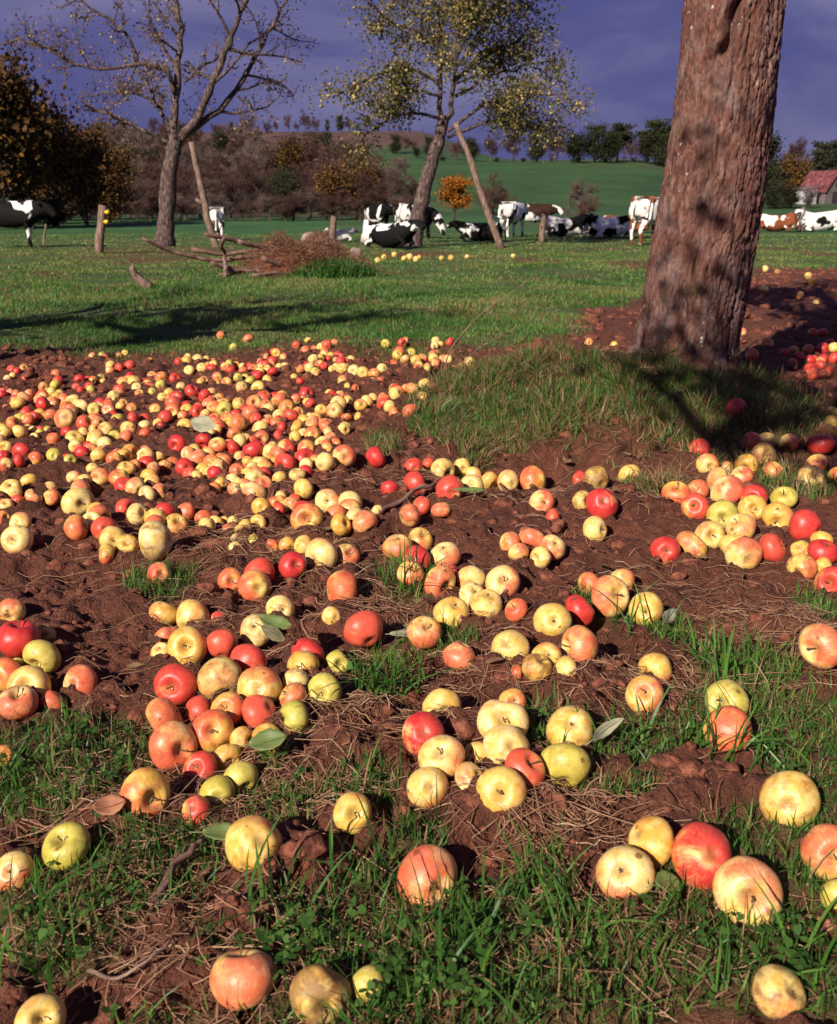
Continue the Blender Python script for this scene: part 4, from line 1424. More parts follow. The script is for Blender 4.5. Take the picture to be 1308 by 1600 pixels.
# ------------------------------------------------------------------ apples
APPLES = """
A 228 1240 40 b|318 1201 28 r|370 1220 28 g|345 1237 28 gc|307 1266 23 r
B 105 1322 37 gu|20 1362 31 oc|397 1320 45 ym|551 1270 31 y|380 1530 53 bu|501 1555 48 m|577 1540 31 g|64 1592 37 y|669 1375 50 pc
C 976 1365 44 b|1035 1323 40 w|1093 1340 49 r|1154 1380 52 bs|1233 1250 45 yc|1296 1330 42 o|1310 1402 28 g|1219 1552 42 m|1137 1098 34 g|1134 1142 41 o|1285 1010 35 p
D 662 989 27 b|706 958 29 w|737 905 23 y|738 930 21 w|760 944 27 y|785 910 27 ps|808 954 19 o|796 1013 31 w|854 1028 24 w|838 1044 25 yu|907 1011 32 o|884 1045 20 w|808 1052 13 o|719 1026 26 o|864 971 29 yc|906 954 26 r|921 914 20 o|952 932 32 b|972 909 22 b|1010 952 27 yc|1024 1044 27 y|1008 1086 30 bs
E 690 1104 31 y|662 1147 34 rc|800 1098 22 p|786 1132 39 y|892 1139 37 y|796 1172 36 w|810 1196 33 r|883 1195 39 g|693 1194 36 y|743 1178 20 y|672 1225 32 yc|732 1218 28 y|783 1230 38 y
F 18 955 21 o|30 1003 34 ru|64 1025 29 g|69 993 17 m|8 1055 27 o|46 1073 33 ys|27 1100 30 o|125 1067 28 p|82 1097 20 o|28 1038 12 g|4 1182 18 o
G 258 958 24 w|304 964 27 y|335 970 15 r|262 996 20 p|252 1020 17 w|294 1011 31 ys|346 1006 24 r|386 1035 31 r|276 1070 33 rs|344 1058 35 y|406 1074 34 p|263 1121 34 o|305 1113 24 r|355 1112 27 b|404 1113 29 r|335 1145 33 os|277 1165 39 p|374 1158 21 w|409 1158 25 y|353 1183 24 y|459 1122 28 g|458 1091 24 p|462 1066 22 y|508 1079 28 gs|528 1036 20 g|480 1022 27 r|473 1040 26 w|400 985 26 y|438 952 22 w
H 519 963 16 wc|535 923 32 p|568 984 31 r|457 884 22 r|502 867 27 y|543 868 20 o|359 907 20 p|400 915 27 bc|404 900 25 r|249 898 19 oc|453 853 14 w|472 853 17 y
I 18 766 19 w|46 753 15 y|52 777 14 o|27 784 11 r|10 790 13 o|5 810 12 o|32 818 18 y|27 843 24 w|77 764 12 b|80 778 14 o|117 748 13 o|122 786 25 y|127 765 17 o|154 808 20 o|144 816 17 w|119 825 21 b|165 830 20 r|175 840 20 y|167 866 17 y|200 852 18 w|241 845 31 w
J 213 803 18 w|199 797 17 r|240 809 16 wc|258 801 17 r|290 800 16 p|276 820 19 b|159 745 15 b|185 746 16 p|212 763 17 p|239 735 14 b|230 722 14 r|227 715 15 b|258 729 12 o|289 731 15 r|316 735 12 y|312 718 16 o|303 703 10 y|278 694 15 r
K 203 707 14 w|179 719 13 oc|154 713 13 w|128 708 12 r|85 713 13 gc|150 687 17 y|117 686 14 y|118 697 11 y|85 687 11 o|105 677 11 r|131 678 11 y|180 683 11 g|165 671 13 b|155 664 13 o|131 662 13 o|226 665 11 y|247 661 9 y|184 655 11 g|208 655 12 r|189 636 9 y|170 641 11 o|147 640 11 y|157 631 10 r
L 64 678 9 g|75 674 9 g|31 675 12 y|4 675 12 y|23 662 12 b|42 658 12 o|42 646 11 r|32 652 9 g|63 648 10 y|77 649 11 b|102 654 17 pc|105 638 12 o|127 636 12 y|115 629 13 w|100 625 11 b|82 628 10 o|66 620 11 o|38 622 11 b|26 617 9 o|22 631 7 w|87 602 9 g|4 617 8 r|18 578 8 r|20 588 7 y|8 700 12 w|25 722 11 r|15 725 12 o
M 146 593 7 o|158 590 6 g|140 604 8 r|186 575 8 r|203 571 9 r|210 596 11 y|214 606 9 y|187 609 10 r|250 602 9 g|252 590 10 p|235 604 9 o|265 615 9 y|309 562 9 y|296 579 9 wc|316 575 9 w|278 566 7 r|196 552 6 y|161 555 7 g|192 530 5 g|340 590 9 o
N 271 630 13 r|270 644 13 p|292 640 11 y|307 644 11 r|300 612 12 r|320 620 12 r|325 632 11 o|336 657 13 r|336 638 12 p|350 640 13 g|318 655 9 y|338 672 10 p
O 373 662 15 b|391 646 14 o|400 655 11 r|408 672 14 wc|409 685 12 o|397 630 13 o|413 621 12 r|437 625 13 o|448 637 13 o|454 650 13 r|436 649 10 w|419 640 11 y|463 624 9 o|478 616 12 r|485 632 10 r|430 660 10 o|440 668 10 r|418 660 9 p
Q 519 621 11 r|529 631 13 y|523 643 14 bc|503 641 10 y|464 667 12 y|488 661 12 p|511 665 14 o|488 679 13 bc|461 684 11 y|479 702 15 oc|504 693 13 p|525 694 10 o|448 701 15 rc|435 711 15 o|447 726 19 r|479 727 12 yc|465 742 13 y|538 713 18 pc|540 652 9 o
S 396 703 17 r|364 701 13 r|341 695 14 o|375 689 12 y|425 699 10 o|349 720 14 b|342 731 14 w|371 736 13 oc|389 722 10 y|375 715 11 o|406 722 13 w|413 732 13 yc|399 747 16 yc|325 722 13 o|328 740 12 y|410 698 9 p|384 733 9 o
T 354 599 10 o|404 606 12 wc|419 595 10 y|388 530 9 b|432 552 8 w|359 569 8 g|425 565 9 r|416 572 9 o|507 552 8 b|490 562 9 w|484 575 9 y|493 581 8 g|506 572 7 r|534 576 10 y|553 579 10 w|463 540 7 r|345 524 7 o|365 543 7 g|523 536 7 o|505 540 7 o|380 580 8 p|395 576 8 o|372 590 8 g|445 572 7 w|360 578 8 r
U 597 577 10 y|594 595 7 o|618 609 11 r|616 617 12 y|644 607 12 p|600 632 12 r|573 628 11 y|601 623 10 b|641 643 13 o|625 550 10 p|643 551 8 g|650 563 9 y|603 537 8 g|628 536 8 r|681 533 7 y|734 567 10 b|700 562 8 y|660 560 8 o|668 576 7 y|555 607 7 o|720 573 7 y|660 620 9 w
V 346 756 12 y|372 755 11 y|366 764 11 o|398 768 19 o|410 792 15 wc|433 787 14 o|455 788 13 b|474 765 17 w|512 784 20 bc|480 810 25 bs|476 797 17 r|545 797 19 b|532 820 18 w|570 815 20 o|382 825 14 y|404 818 14 w|365 815 10 y|338 817 13 y|397 848 14 g
W 609 765 15 r|646 730 15 rc|669 726 12 r|690 737 22 w|648 755 20 r|726 733 14 y|703 766 23 rc|738 759 18 y|743 743 14 y|762 749 15 y|789 752 18 yc|833 749 22 pc|659 791 17 r|640 805 19 b|689 797 16 b
X 622 855 24 o|657 844 20 b|650 876 24 r|695 868 25 p|641 896 22 p|687 910 27 p|703 897 14 r|590 798 10 y
Y 847 785 20 os|863 809 15 r|910 750 16 r|932 750 22 m|939 787 25 rc|911 783 17 w|930 829 22 w|798 848 18 o|810 862 17 o|832 843 21 o|858 857 21 p|848 868 18 w|985 745 19 yc
Z 1149 640 19 r|1093 701 17 r|1106 726 18 oc|1173 691 17 o|1197 690 15 m|1193 711 19 m|1233 692 15 o|1283 695 21 r|1167 727 19 y|1136 731 11 w|1209 737 17 o|1276 725 17 o|1267 748 22 m|1308 745 16 o
a 1127 755 24 b|1160 745 18 o|1136 765 26 o|1057 771 22 os|1091 767 17 b|1089 793 22 rs|1126 804 24 g|1176 776 20 r|1175 795 22 ws|1225 778 20 gs|1216 808 24 y|1258 823 26 r|1158 827 24 b|1112 842 24 y|1140 852 22 y|1168 865 28 bc|1200 860 24 r|1083 851 26 b|1039 860 23 r
c 1250 859 16 b|1284 846 18 w|1287 866 23 r|1253 887 23 b|1285 882 15 y|1300 910 26 r
d 1278 650 10 o|1302 643 9 w|1300 660 12 y|1199 537 10 o|1160 519 7 o|1270 520 8 r|1240 549 9 o|1262 548 10 o|1285 546 11 r|1303 543 9 y|1175 555 11 o|1265 562 10 r|1282 572 10 r|1303 560 10 r|1225 552 8 r|1248 558 9 r|1295 582 10 r|920 535 7 o|1285 520 8 r|960 540 7 y
e 1196 420 6 y|1193 452 8 y|1263 431 6 y|1268 440 6 y|1250 462 7 y|1275 473 5 y|1245 485 7 w|1215 425 5 m
f 600 402 5 y|616 398 5 y|632 404 5 y|640 402 6 y|650 405 5 y|655 402 4 y|690 403 4 y|705 403 5 y|730 401 4 y|802 400 4 y|590 407 5 y
"""
PLACE = {
    'A': 'before the heap by the curled leaf', 'B': 'on the grassy ground at lower left', 'C': 'on the grass at the lower right', 'D': 'in the loose heap at mid right', 'E': 'in the front centre heap',
    'F': 'in the heap at the left edge', 'G': 'in the big heap round the green leaf', 'H': 'behind the big heap of the green leaf', 'I': 'in the cluster below the left drift', 'J': 'between left cluster and dock leaf',
    'K': 'in the left middle of the drift', 'L': 'where the drift meets the left edge', 'M': 'scattered behind the left drift', 'N': 'just behind the dock leaf', 'O': 'in the drift right of the dock leaf',
    'Q': 'where the drift meets the mound grass', 'S': 'in the drift before the dock leaf', 'T': 'on bare soil behind the drift', 'U': 'near the left end of the mound', 'V': 'in the string below the dense drift',
    'W': 'in the row under the bare bank', 'X': 'in the pile behind the centre', 'Y': 'in the small groups below the bank', 'Z': 'in the shade below the big trunk', 'a': 'in the heap below the big trunk',
    'c': 'in the pile at the right edge', 'd': 'beside the foot of the big trunk', 'e': 'on dark soil behind the big trunk', 'f': 'under the far leafy tree'}
CNAME = {'y': 'yellow', 'w': 'pale cream', 'b': 'red-flushed yellow', 'o': 'orange', 'r': 'red', 'p': 'pink-striped', 'g': 'greenish', 'm': 'brown-bruised'}
CPAR = {  # blush, hue(green), brown
    'y': (0.35, .10, .3), 'w': (0.31, .0, .25), 'b': (0.57, .08, .3), 'o': (0.66, .0, .3), 'r': (0.98, .0, .15), 'p': (0.68, .0, .15), 'g': (0.08, .75, .3), 'm': (0.42, .10, 1.35)}


def apple_geo(seed, nu=24, nv=17, ribs=0.03, deep=1.0, squash=0.9, taper=0.12, dent=0.0):
    rng = np.random.default_rng(seed)
    t = np.linspace(0, math.pi, nv + 1)
    t = t - 0.18 * np.sin(2 * t) * 0.5
    ph = np.arange(nu) * 2 * math.pi / nu
    T, Ph = np.meshgrid(t, ph, indexing='ij')
    s = np.sin(T); c = np.cos(T)
    prof = np.abs(s) ** 0.92
    z = squash * c - deep * 0.40 * np.exp(-(s / 0.30) ** 2) * (c > 0) + deep * 0.22 * np.exp(-(s / 0.32) ** 2) * (c < 0)
    r = prof * (1 - taper * ss(0.2, -1, c))
    lob = 1 + ribs * np.cos(5 * Ph + rng.uniform(0, 6)) * (0.35 + 0.65 * ss(0.3, -0.9, c)) + 0.035 * np.cos(2 * Ph + rng.uniform(0, 6)) + 0.025 * np.cos(Ph + rng.uniform(0, 6))
    r = r * lob
    x = r * np.cos(Ph); y = r * np.sin(Ph)
    z = z * (1 + 0.05 * np.cos(Ph + rng.uniform(0, 6)))
    if dent:
        a = rng.uniform(0, 6)
        d = np.exp(-((x - .95 * math.cos(a)) ** 2 + (y - .95 * math.sin(a)) ** 2 + (z - .1) ** 2) / .18)
        x -= dent * d * math.cos(a); y -= dent * d * math.sin(a)
    V = np.stack([x, y, z], -1)
    top = V[0].mean(0); bot = V[-1].mean(0)
    body = V[1:-1].reshape(-1, 3)
    n = nv - 1
    i = np.arange(n - 1)[:, None] * nu; j = np.arange(nu)[None, :]; k = (j + 1) % nu
    q = np.stack([i + j, i + nu + j, i + nu + k, i + k], -1).reshape(-1, 4)
    VV = np.concatenate([body, top[None], bot[None]])
    a = np.arange(nu); b = (a + 1) % nu
    t1 = np.stack([np.full(nu, n * nu), a, b], -1)
    t2 = np.stack([np.full(nu, n * nu + 1), (n - 1) * nu + b, (n - 1) * nu + a], -1)
    return VV, q, np.concatenate([t1, t2])


AVAR = [apple_geo(200 + k, ribs=0.02 + .006 * (k % 4), squash=(.78, .84, .88, .75, .82, .86, .80, .95, .76, .83)[k], taper=(.1, .16, .2, .08, .12, .24, .1, .2, .06, .14)[k], dent=(0, 0, 0, .1, 0, 0, .16, 0, .25, 0)[k], deep=(1, .9, 1.1, 1, .8, 1, 1, .9, 1.2, 1.3)[k]) for k in range(10)]
AMESH = [mesh_np('apple', V, [q, t], True, M['apple']) for (V, q, t) in AVAR]


def stem_mesh(seed):
    rng = np.random.default_rng(seed)
    mb = MB()
    z0 = .48
    pts = np.array([[0, 0, z0], [.02, .01, z0 + .16], [.06 * rng.normal(), .05, z0 + .32], [.13 * rng.normal(), .08, z0 + .46]])
    mb.tube(pts, [.035, .026, .028, .045], 6)
    return mb.mesh('stem', M['stem'])


def calyx_mesh(seed):
    rng = np.random.default_rng(seed)
    mb = MB()
    for k in range(5):
        a = k * 1.2566 + rng.uniform(-.2, .2)
        u = np.array([math.cos(a), math.sin(a), 0]); w = np.array([-u[1], u[0], 0])
        z = -.60
        p0 = u * .02 + [0, 0, z]; p1 = u * .06 + w * .03 + [0, 0, z - .03]; p2 = u * .06 - w * .03 + [0, 0, z - .03]; p3 = u * .105 + [0, 0, z - .07 + rng.uniform(-.05, .03)]
        mb.add([p0, p1, p3, p2], np.array([[0, 1, 2, 3]]))
    mb.tube(np.array([[0, 0, z + .12], [0, 0, z - .01]]), [.05, .045], 7)
    return mb.mesh('calyx', M['stem'])


STEMS = [stem_mesh(300 + k) for k in range(4)]
CALYX = [calyx_mesh(310 + k) for k in range(3)]

lst = []
for line in APPLES.strip().splitlines():
    key = line[0]
    for it in line[2:].split('|'):
        a = it.split()
        code = a[3]
        lst.append(dict(px=float(a[0]), py=float(a[1]), r=float(a[2]), c=code[0], o=code[1] if len(code) > 1 else '', z=key))
# where each one lies: the sight line meets the height of its middle
for a in lst:
    d = ray(a['px'], a['py'])
    hi = march(d, 0.0, 0.80 * a['r'] / FPX)
    p = d * hi
    a['R'] = a['r'] * hi / FPX
    a['p'] = np.array([p[0], p[1], CAMZ + p[2]])
# push overlapping neighbours apart a little
PP = np.array([a['p'] for a in lst]); RRa = np.array([a['R'] for a in lst])
P0 = PP.copy()
for it in range(14):
    dd = PP[:, None, :] - PP[None, :, :]
    dist = np.linalg.norm(dd, axis=2) + np.eye(len(PP)) * 9
    ov = (RRa[:, None] + RRa[None, :]) * 0.93 - dist
    ov = np.clip(ov, 0, None)
    push = (dd / dist[..., None] * ov[..., None] * np.array([.35, .5, .22])).sum(1)
    PP += push * 0.5
    gz = height(PP[:, 0], PP[:, 1], False) + 0.78 * RRa
    PP[:, 2] = np.maximum(PP[:, 2], gz)
    PP[:, 2] = np.minimum(PP[:, 2], np.maximum(gz + RRa * 1.1, gz))
for a, p in zip(lst, PP): a['p'] = p

lst.sort(key=lambda a: -a['r'])
MAIN, REST = lst[:298], lst[298:]
# labels: colour + rank inside its own place
ORD = ['', 'second', 'third', 'fourth', 'fifth', 'sixth', 'seventh', 'eighth', 'ninth', 'tenth', 'eleventh', 'twelfth']
cells = {}
for a in MAIN: cells.setdefault((a['z'], a['c']), []).append(a)
for (z, c), L in cells.items():
    L.sort(key=lambda a: -(a['py'] + a['r']))
    nm = CNAME[c]
    for k, a in enumerate(L):
        if len(L) == 1: a['lab'] = 'the only %s apple %s' % (nm, PLACE[z])
        elif k == 0: a['lab'] = 'frontmost %s apple %s' % (nm, PLACE[z])
        elif k == len(L) - 1: a['lab'] = 'rearmost %s apple %s' % (nm, PLACE[z])
        else: a['lab'] = '%s apple, %s from front by colour, %s' % (nm, ORD[k], PLACE[z])


def quat_facing(o, rng, p):
    """which way the stem axis points"""
    tocam = Vector((0, 0, CAMZ)) - Vector(p)
    tocam.normalize()
    jit = Vector(rng.normal(0, .22, 3))
    if o == 'c': ax = -(tocam + jit + Vector((.15, 0, -.05)))
    elif o == 's': ax = tocam + jit + Vector((0, 0, .15))
    elif o == 'u': ax = Vector((0, -.25, 1)) + jit
    elif rng.random() < .5:
        ax = (tocam if rng.random() < .5 else -tocam) + Vector(rng.normal(0, .55, 3))
    else:
        ax = Vector(rng.normal(0, 1, 3))
        ax.z *= 0.9
        # keep the hollows mostly off the side that faces us
        if abs(ax.normalized().dot(tocam)) > 0.85: ax += Vector((1.2, 0, .6))
    ax.normalize()
    q = ax.to_track_quat('Z', 'Y')
    return q @ Quaternion((0, 0, 1), rng.uniform(0, 6.28)), ax


def steer(q, rng):
    """turn the blush side (+x) roughly towards the viewer for most fruit"""
    best, bv = q, -9
    for k in range(8):
        qq = q @ Quaternion((0, 0, 1), k * math.pi / 4)
        v = (qq @ Vector((1, 0, 0))).dot(Vector((rng.normal(0, .55), -.8, .5)))
        if v > bv: best, bv = qq, v
    return best


rngA = np.random.default_rng(77)
for a in MAIN:
    c = a['c']
    vi = int(rngA.integers(0, 10))
    if a['o'] in ('c', 's', 'u'): vi = int(rngA.choice([0, 1, 2, 4, 9]))
    if a['o'] == 'm': vi = 7
    o = put('apple', AMESH[vi])
    q, ax = quat_facing(a['o'], rngA, a['p'])
    if c in 'ropb': q = steer(q, rngA)
    o.rotation_mode = 'QUATERNION'
    o.rotation_quaternion = q
    o.location = a['p']
    s = a['R'] * 1.03
    o.scale = (s, s, s)
    b_, h_, w_ = CPAR[c]
    o['blush'] = float(np.clip(b_ + rngA.normal(0, .07), 0, 1.1)); o['hue'] = float(np.clip(h_ + rngA.normal(0, .08), 0, 1)); o['brown'] = float(np.clip(w_ + rngA.normal(0, .2) + (.5 if rngA.random() < .12 else 0), 0, 1.4))
    tag(o, a['lab'], 'apple', 'fallen apples')
    if a['r'] >= 19:
        put('stem', STEMS[int(rngA.integers(0, 4))], None, o)
        put('calyx', CALYX[int(rngA.integers(0, 3))], None, o)


# the smallest and farthest apples, past the first three hundred
def far_apples():
    rng = np.random.default_rng(55)
    items = [(a['p'], a['R'], a['c']) for a in REST]
    # thin scatter over the bare soil behind and between the drifts
    tries = 0
    centres = [flat_xy(*c) for c in ((60, 640), (140, 680), (230, 600), (300, 640), (400, 650), (480, 660), (360, 580), (440, 575), (520, 590), (620, 560), (660, 545), (60, 600), (200, 700), (540, 560))]
    k = 0
    while k < 80 and tries < 6000:
        tries += 1
        cx, cy = centres[rng.integers(0, len(centres))]
        x = cx + rng.normal(0, .30); y = cy + rng.normal(0, .30)
        if turf(np.array([x]), np.array([y]))[0] > .35 or y < 3.6 or y > 7.6: continue
        Rr = rng.uniform(.026, .040)
        p = np.array([x, y, h1(x, y) + Rr * .7])
        if np.min(np.linalg.norm(PP[:, :2] - p[:2], axis=1)) < Rr + .03: continue
        items.append((p, Rr, rng.choice(list('yyworrpbg')))); k += 1
    anchors = [a for a in lst if a['z'] in 'JKLNOQSTUMV']
    k = 0; tries = 0
    placed = [np.array([i[0][0], i[0][1], i[1]]) for i in items]
    while k < 230 and tries < 9000:
        tries += 1
        a = anchors[rng.integers(0, len(anchors))]
        Rr = a['R'] * rng.uniform(.75, 1.0)
        th = rng.uniform(0, 6.28); dd = (a['R'] + Rr) * rng.uniform(.9, 1.5)
        x, y = a['p'][0] + math.cos(th) * dd, a['p'][1] + math.sin(th) * dd
        if np.min(np.hypot(PP[:, 0] - x, PP[:, 1] - y) - RRa - Rr) < -.018: continue
        if min(math.hypot(q[0] - x, q[1] - y) - q[2] - Rr for q in placed) < -.018: continue
        if turf(np.array([x]), np.array([y]))[0] > .4: continue
        items.append((np.array([x, y, h1(x, y) + Rr * .72]), Rr, rng.choice(list('yywwobbropr')))); k += 1
        placed.append(np.array([x, y, Rr]))
    for _ in range(26):                                   # right of the trunk, in the shade
        x, y = flat_xy(rng.uniform(1225, 1420), rng.uniform(540, 600))
        Rr = rng.uniform(.03, .04)
        items.append((np.array([x, y, h1(x, y) + Rr * .7]), Rr, rng.choice(list('rroop'))))
    mb = MB()
    geos = [apple_geo(400 + k, 14, 10, squash=(.86, .92, .82)[k]) for k in range(3)]
    for (p, Rr, c) in items:
        V, q, t = geos[rng.integers(0, 3)]
        qq, ax = quat_facing('', rng, p)
        if c in 'ropb': qq = steer(qq, rng)
        m = np.array(qq.to_matrix())
        b_, h_, w_ = CPAR[c]
        n = len(V)
        mb.add(V @ m.T * Rr + p, q, t, alocal=V, blush=np.full(n, b_ + rng.normal(0, .08)), hue=np.full(n, h_), brown=np.full(n, w_), rnd=np.full(n, rng.random()))
    o = mb.build('apple_scatter', M['apple_far'])
    tag(o, 'small far apples strewn over the bare soil behind the drift', 'apples', None, 'stuff')


far_apples()


# ------------------------------------------------------------------ grass, clover, straw, clods
def blades(x, y, hgt, wid, rng, shade, lean=0.55, segs=3, zoff=0.0, comb=None):
    n = len(x)
    z = height(x, y, True) + zoff
    az = rng.uniform(0, 2 * math.pi, n)
    ln = lean * np.abs(rng.normal(0.6, .5, n))
    dx = np.cos(az) * ln; dy = np.sin(az) * ln
    if comb is not None: dx = dx + comb[0]; dy = dy + comb[1]
    wa = rng.uniform(0, 2 * math.pi, n)
    wx = np.cos(wa) * wid * .5; wy = np.sin(wa) * wid * .5
    lv = []
    for k in range(segs):
        f = k / segs
        px = x + dx * hgt * f ** 1.7; py = y + dy * hgt * f ** 1.7
        pz = z - .006 + hgt * f * (1 - .35 * f * np.minimum(np.hypot(dx, dy), 1.2))
        w = 1 - .55 * f
        lv.append(np.stack([px - wx * w, py - wy * w, pz], -1)); lv.append(np.stack([px + wx * w, py + wy * w, pz], -1))
    f = 1.0
    lv.append(np.stack([x + dx * hgt, y + dy * hgt, z + hgt * (1 - .42 * np.minimum(np.hypot(dx, dy), 1.4))], -1))
    m = 2 * segs + 1
    V = np.stack(lv, 1).reshape(-1, 3)
    i = np.arange(n)[:, None] * m
    q = np.concatenate([i + np.array([[2 * k, 2 * k + 1, 2 * k + 3, 2 * k + 2]]) for k in range(segs - 1)]) if segs > 1 else np.zeros((0, 4), int)
    t = i + np.array([[2 * segs - 2, 2 * segs - 1, 2 * segs]])
    return V, q, t, np.repeat(shade, m)


def sample(n, x0, x1, y0, y1, rng, dens):
    x = rng.uniform(x0, x1, n); y = rng.uniform(y0, y1, n)
    k = rng.random(n) < dens(x, y)
    return x[k], y[k]


def grass_all():
    rng = np.random.default_rng(91)
    # foreground, patchy short turf
    def dn(x, y): return turf(x, y) ** 1.3 * (np.abs(x) < .55 + .62 * y)
    x, y = sample(330000, -3.0, 3.2, .5, 4.6, rng, dn)
    n = len(x)
    near = ss(2.4, 1.0, y)
    sh = np.clip(.16 + .6 * fbm(x * 5, y * 5, 81, 3) + rng.normal(0, .16, n), 0, .82)
    dry = rng.random(n) < .17
    sh[dry] = rng.uniform(.85, 1.0, dry.sum())
    hg = rng.uniform(.018, .05, n) * (.7 + .8 * fbm(x * 2.5, y * 2.5, 82, 2))
    tall = rng.random(n) < .06
    hg[tall] *= 1.9
    mb = MB()
    V, q, t, s = blades(x, y, hg, rng.uniform(.0022, .0046, n), rng, sh, .75)
    mb.add(V, q, t, shade=s)
    # long arching strap leaves at the lower left and right
    for (px, py, num) in ((60, 1480, 9), (30, 1540, 8), (1240, 1230, 10), (1290, 1540, 10), (600, 1090, 40), (1140, 1060, 30), (630, 925, 30), (960, 1190, 14), (1000, 985, 10), (540, 1380, 12), (700, 1520, 14), (900, 1470, 16), (1110, 1190, 26), (420, 1440, 10)):
        cx, cy = flat_xy(px, py)
        xx = cx + rng.normal(0, .035, num); yy = cy + rng.normal(0, .035, num)
        V, q, t, s = blades(xx, yy, rng.uniform(.08, .16, num), np.full(num, .006), rng, rng.uniform(.25, .72, num), 1.0, 5)
        mb.add(V, q, t, shade=s)
    o = mb.build('foreground_grass', M['grass'], smooth=False)
    tag(o, 'patchy short green grass round the nearest apples', 'grass', None, 'stuff')
    # the mound: long tousled tufts
    mb = MB()
    x, y = sample(130000, -.9, 2.9, 3.2, 6.3, rng, lambda x, y: turf(x, y) * ss(1.45, .9, np.hypot((x - MX) / 1.5, (y - MY) / 1.7)))
    k = np.hypot(x - MX, y - MY) > .27
    x, y = x[k], y[k]
    n = len(x)
    cl = fbm(x * 3.5, y * 3.5, 83, 3)
    sh = np.clip(.10 + .62 * cl + rng.normal(0, .16, n), 0, .84)
    dryp = .50 + .35 * ss(4.4, 3.7, y) + .3 * (fbm(x * 3, y * 3, 90, 2) - .5)
    dry = rng.random(n) < dryp
    sh[dry] = rng.uniform(.84, 1.0, dry.sum())
    # tufts: blades fan outwards from the middle of their own tuft
    wx, wy = x * 6.5, y * 6.5
    f1, f2, cid = worley(wx, wy, 85)
    e_ = .02
    gx = (worley(wx + e_, wy, 85)[0] - f1) / e_; gy = (worley(wx, wy + e_, 85)[0] - f1) / e_
    hg = rng.uniform(.04, .12, n) * (.35 + 1.15 * cid) * (1.05 - .5 * f1) * (.6 + .8 * cl)
    sh = np.where(dry, sh, np.clip(sh * .7 + .45 * (cid - .5), 0, .84))
    V, q, t, s = blades(x, y, hg, rng.uniform(.003, .0065, n), rng, sh, .7, 3, 0, (1.1 * f1 * gx + .25 * np.sin(x * 4 + y * 3), 1.1 * f1 * gy - .2))
    mb.add(V, q, t, shade=s)
    o = mb.build('mound_grass', M['grass'], smooth=False)
    tag(o, 'long tousled grass covering the mound round the big trunk', 'grass', None, 'stuff')
    # pasture beyond the bare soil
    mb = MB()
    for (y0, y1, num, h0, h1_, w, lean) in ((5.8, 9.5, 140000, .025, .075, .007, 1.2), (9.5, 15, 120000, .025, .085, .011, 1.2), (15, 27, 90000, .025, .08, .02, 1.2), (27, 48, 60000, .03, .07, .04, 1.2)):
        u = rng.uniform(0, 1, num)
        y = np.sqrt(y0 ** 2 + u * (y1 ** 2 - y0 ** 2))
        x = rng.uniform(-.62, .62, num) * y
        k = rng.random(num) < turf(x, y) * (.35 + .9 * fbm(x * .8, y * .8, 87, 3))
        k &= ~((np.hypot((x - MX) / 1.5, (y - MY) / 1.1) < 1))
        x, y = x[k], y[k]
        n = len(x)
        cl = fbm(x * 1.3, y * .9, 84, 4)
        sh = np.clip(-.02 + 1.25 * cl + .16 * ss(10, 24, y) + rng.normal(0, .15, n), 0, .84)
        dry = rng.random(n) < .07 + .25 * ss(.52, .66, fbm(x * .9, y * .6, 89, 3))
        sh[dry] = rng.uniform(.84, 1, dry.sum())
        hg = rng.uniform(h0, h1_, n) * (.2 + 1.9 * np.clip(fbm(x * 1.6, y * 1.1, 86, 3) - .2, 0, 1))
        V, q, t, s = blades(x, y, hg, rng.uniform(.7, 1.3, n) * w, rng, sh, lean, 2)
        mb.add(V, q, t, shade=s)
    o = mb.build('pasture_grass', M['grass'], smooth=False)
    tag(o, 'green pasture grass from the bare soil back to the cows', 'grass', None, 'stuff')


grass_all()


def clover():
    rng = np.random.default_rng(92)
    x, y = sample(2600, -1.6, 1.6, .55, 1.9, rng, lambda x, y: turf(x, y) * ss(.45, .62, fbm(x * 4, y * 4, 88, 2)) * (np.abs(x) < .3 + .55 * y))
    bl = px_blobs([(90, 1210, 100, 70), (1230, 1500, 120, 80), (480, 1500, 90, 50), (760, 1450, 90, 50), (660, 1560, 80, 40)])
    for (bx, by, rx, ry) in bl:
        x = np.concatenate([x, bx + rng.normal(0, rx * .6, 55)]); y = np.concatenate([y, by + rng.normal(0, ry * .6, 55)])
    n = len(x)
    z = height(x, y, True) + rng.uniform(.008, .038, n)
    mb = MB()
    for k in range(3):
        a = rng.uniform(0, 6.28, n) if k == 0 else a0 + k * 2.094
        if k == 0: a0 = a
        s = (rng.uniform(.006, .0115, n) if k == 0 else s0)
        if k == 0: s0 = s
        ux, uy = np.cos(a), np.sin(a)
        tl = rng.normal(0, .35, (n, 2))
        ring = [(0, 0), (.55, .52), (1.0, .50), (1.18, .22), (1.08, 0), (1.18, -.22), (1.0, -.5), (.55, -.52)]
        V = np.stack([np.stack([x + s * (f * ux - g * uy), y + s * (f * uy + g * ux), z + s * (f * tl[:, 0] + g * tl[:, 1])], -1) for (f, g) in ring], 1).reshape(-1, 3)
        F_ = np.arange(n * 8).reshape(-1, 8)
        mb.add(V, F_, shade=np.repeat(rng.random(n), 8))
    o = mb.build('clover', M['clover'], smooth=False)
    tag(o, 'small clover leaves among the foreground grass', 'clover', None, 'stuff')


clover()


